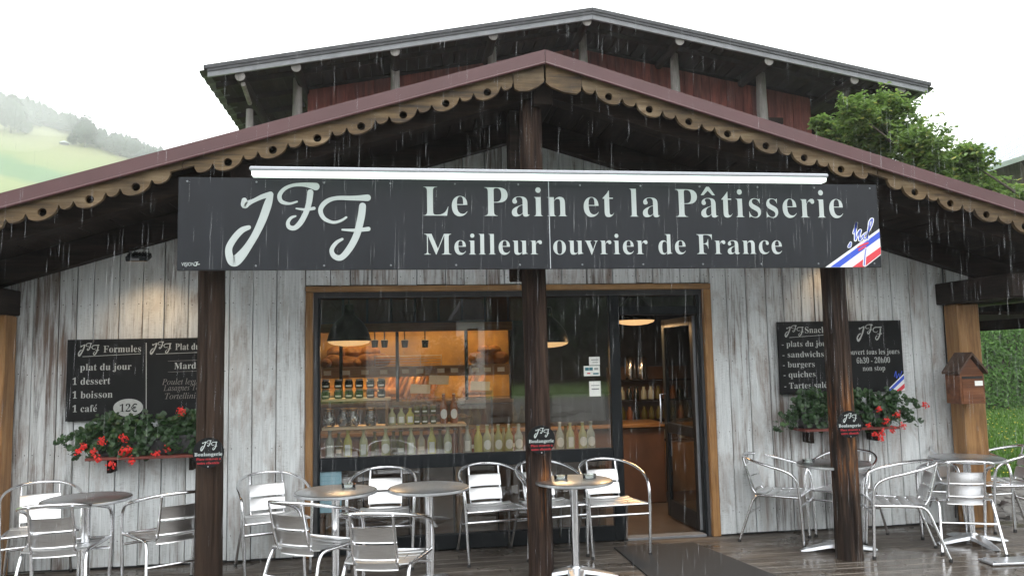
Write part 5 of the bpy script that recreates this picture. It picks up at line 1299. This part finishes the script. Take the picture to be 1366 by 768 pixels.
tag(yb2.build('dandelions', M['yellow']), 'yellow flowers dotted over the lawn', 'flowers', kind='stuff')
def rock(mb, c, r, R3, flat=.55):
    vs = []; seg = 7; n = 4
    for i in range(n+1):
        ph = PI*i/n
        for k in range(seg):
            a_ = 2*PI*k/seg; rr = r*R3.uniform(.8, 1.15)
            vs.append((c[0]+rr*math.sin(ph)*math.cos(a_)*1.3, c[1]+rr*math.sin(ph)*math.sin(a_), c[2]+rr*math.cos(ph)*flat))
    mb.add(vs, [(i*seg+k, i*seg+(k+1) % seg, (i+1)*seg+(k+1) % seg, (i+1)*seg+k) for i in range(n) for k in range(seg)])
rk = MB(); R3 = random.Random(12)
for k in range(520):
    x, y = R3.uniform(6.4, 10), R3.uniform(6.2, 10.0); rock(rk, (x, y, -.13), R3.uniform(.03, .09)*(1.6 if y > 8 else 1), R3)
tag(rk.build('rubble', M['stone']), 'loose grey stones beside the deck', 'stones', kind='stuff')
q0, q1 = atY(1296, 431.5, HY+3), atY(1400, 424, HY+3); q2 = atY(1300, 441, HY+3)
sh = empty('white_shed', (q0.x, HY+3, -.14), label='white low building with a red upright just above the hedge top', cat='building')
MB().cbox(-1.5, q1.x-q0.x+2, 0, 3, 0, q0.z+.10, .01).build('wall', M['cream'], sh); u = atY(1338, 434, HY+3); MB().box(u.x-q0.x-.10, u.x-q0.x+.10, -.04, -.002, 0, q0.z+.14).build('corner_board', M['redpaint'], sh)
MB().box(-1.5, q1.x-q0.x+2, -.05, -.003, q0.z+.08, q0.z+.16).build('eave_board', M['slate'], sh)
YH = 22.0; r0, r1 = atY(1326, 214, YH), atY(1366, 191, YH); w0, w1 = atY(1322, 229, YH), atY(1366, 206, YH)
fb = empty('timber_house', (r0.x, YH, -.14), label='brown timber house with a pale sheet roof at the right edge', cat='house')
kx = (r1.z-r0.z)/(r1.x-r0.x); x3 = 5.0
MB().prism([(0, r0.z), (x3, r0.z+kx*x3), (x3, r0.z+kx*x3-.12), (.05, r0.z-.14)][::-1], -1.2, 8).build('roof', M['mauve'], fb)
rs_ = MB()
for k in range(24):
    yy = -1.15+k*.38; rs_.prism([(0, r0.z+.03), (x3, r0.z+kx*x3+.03), (x3, r0.z+kx*x3+.002), (.0, r0.z+.002)][::-1], yy, yy+.03)
rs_.build('roof_rib', M['mauve'], fb)
MB().prism([(.05, r0.z-.142), (x3, r0.z+kx*x3-.122), (x3, r0.z+kx*x3-.42), (.2, r0.z-.40)][::-1], -1.21, -1.0).build('fascia', M['dark'], fb)
MB().prism([(.9, 0), (x3+3, 0), (x3+3, r0.z+kx*x3), (x3, r0.z+kx*x3-.2), (.9, r0.z+kx*.9-.2)], 0, 7).build('wall', M['bark'], fb)
# ------------------------------------------------------------------ across the street (seen mirrored in the shop glass)
def mir(px, py, Y): p = atY(px, py, 2*(YF+.03)-Y); return p.x, p.z
yh = -16.0; xa, za = mir(612, 425, yh); xb, _ = mir(646, 425, yh)
hs2 = empty('pale_house', (xa, yh, -.14), label='pale rendered house across the street mirrored in the shop window', cat='house')
W2 = xb-xa
MB().cbox(0, W2, -6, 0, 0, za+.14, .02).build('wall', M['paper'], hs2); MB().cbox(-3.6, -.02, -7, -1.5, 0, za-.4, .02).build('wall', M['cream'], hs2)
MB().prism([(-.3, za+.1), (W2+.3, za+.1), (W2/2, za+1.3)], -6.3, .3).build('roof', M['slate'], hs2)
MB().prism([(-3.9, za-.45), (-.03, za-.45), (-.03, za+.2)], -7.2, -1.3).build('roof', M['slate'], hs2)
xw, zw = mir(623, 438, yh); xw2, zw2 = mir(638, 470, yh); MB().box(xw-xa, xw2-xa, .002, .03, zw2+.14, zw+.14).build('window', M['board'], hs2)
def bigtree(x, y, h, r, label, n=1500, s=.34, seed=1):
    e = empty('broad_tree', (x, y, -.14), label=label, cat='tree'); R3 = random.Random(seed); pts = []
    cs = [(Vector((R3.uniform(-.5, .5)*r, R3.uniform(-.5, .5)*r, h*R3.uniform(.35, .78))), r*R3.uniform(.4, .7)) for _ in range(9)]
    for k in range(n):
        c, rr = R3.choice(cs); d_ = rv(R3); pts.append((c+d_*rr*R3.uniform(.6, 1), (d_+rv(R3)*.6).normalized(), s*R3.uniform(.6, 1.3)))
    leafcloud('crown', pts, M['streetleaf'], e)
    MB().tube(catmull([(0, 0, 0), (.1, 0, h*.25), (0, .1, h*.6)], 4), [.22-.018*i for i in range(9)], 9).build('trunk', M['bark'], e, True)
xt, zt_ = mir(594, 455, -9); bigtree(xt, -9, 2.9, 1.1, 'small round dark tree across the street mirrored in the window centre', 1400, .14, 3)
for i, (x, y, h, r) in enumerate(((-22, -24, 8, 4.5), (-13, -27, 9, 5), (-5, -26, 7.5, 4.2), (6.5, -27, 9.5, 5), (14.5, -25, 8, 4.4), (22, -27, 9.5, 5.2), (30, -24, 8.5, 5), (40, -26, 9, 5.5), (10, -33, 11, 6), (1, -34, 11, 6), (-17, -34, 11, 6), (19, -36, 12, 6.5))):
    bigtree(x*1.7, y*1.75, h*1.25, r*1.5, f'broad tree across the street, {ORD[i]} of the row behind the viewer', 1100, .95, 40+i)
R3 = random.Random(77)
for i, px in enumerate((752, 775, 690)):
    x, z = mir(px, 520, -7); m = MB(); rock(m, (0, 0, .1), .55 if i != 2 else .4, R3, .5); o = m.build('boulder', M['stone']); o.location = (x, -7-i*.4, -.14); tag(o, ('left', 'right', 'small')[i]+' grey boulder across the street mirrored low in the window', 'boulder')
# ------------------------------------------------------------------ rain
def rain():
    m, n, l, b = newmat('falling_water'); b.inputs['Base Color'].default_value = (.8, .82, .85, 1); b.inputs['Roughness'].default_value = .15
    t = n.new('ShaderNodeBsdfTransparent'); ms = n.new('ShaderNodeMixShader'); ms.inputs[0].default_value = .865
    l.new(b.outputs[0], ms.inputs[1]); l.new(t.outputs[0], ms.inputs[2]); l.new(ms.outputs[0], n['Material Output'].inputs[0])
    R3 = random.Random(99); mb = MB()
    def drop(x, y, z, L, r):
        dx = .02*L; vs = [(x, y, z+L/2)]+[(x+r*math.cos(a_)-dx, y+r*math.sin(a_), z-L*.2) for a_ in (0, 2.09, 4.19)]+[(x-dx*1.4, y, z-L/2)]
        mb.add(vs, [(0, 1, 2), (0, 2, 3), (0, 3, 1), (4, 2, 1), (4, 3, 2), (4, 1, 3)])
    for k in range(1700):
        y = R3.uniform(2.2, 5.6); x = y*R3.uniform(-.55, .95); z = R3.uniform(0, EYE+y*.62)
        drop(x, y, z, R3.uniform(.05, .2), y*R3.uniform(.00014, .00034))
    for k in range(640):          # drips from the verge and heavy rain over the big roof
        x = R3.uniform(-3.4, 6.6); y = R3.uniform(5.65, 5.82); z = R3.uniform(0, roofz(x)-.15); drop(x, y, z, R3.uniform(.03, .3), R3.uniform(.0004, .0014))
    tag(mb.build('rain', m), 'fine rain falling in front of the bakery', 'rain', kind='stuff')
rain()
# ------------------------------------------------------------------ haze
hm_ = bpy.data.materials.new('valley_haze'); hm_.use_nodes = True; hn = hm_.node_tree.nodes; hn.remove(hn['Principled BSDF'])
pv = hn.new('ShaderNodeVolumePrincipled'); pv.inputs['Density'].default_value = .00095; pv.inputs['Color'].default_value = (.97, .985, 1, 1)
hm_.node_tree.links.new(pv.outputs[0], hn['Material Output'].inputs['Volume'])
tag(MB().box(-735, 735, -315, 775, -1.3, 192).build('haze', hm_), 'thin rain haze filling the valley', 'haze', kind='stuff')

mm_ = hm_.copy(); mm_.name = 'mist_patch'; [x for x in mm_.node_tree.nodes if x.type == 'PRINCIPLED_VOLUME'][0].inputs['Density'].default_value = .007
for i, (px, py, d, a_, b_, c_, lab) in enumerate(((45, 135, 360, 34, 20, 13, 'pale mist patch hanging over the left end of the hillside wood'), (205, 190, 350, 22, 18, 9, 'thin mist patch at the lower end of the hillside wood'), (20, 165, 330, 18, 12, 10, 'small mist patch low on the hill at the left edge'))):
    dr = ray(px, py); dr = dr/math.hypot(dr.x, dr.y); q = Vector((0, 0, EYE))+dr*d
    m = MB().lathe([(max(.02, math.sin(PI*k/14)), -math.cos(PI*k/14)) for k in range(15)], (0, 0, 0), 28); m.v = [(x*a_, y*b_, z*c_) for x, y, z in m.v]
    o = m.build('mist', mm_, None, True); o.location = q; o.rotation_euler = (0, 0, .35); tag(o, lab, 'mist', kind='stuff')
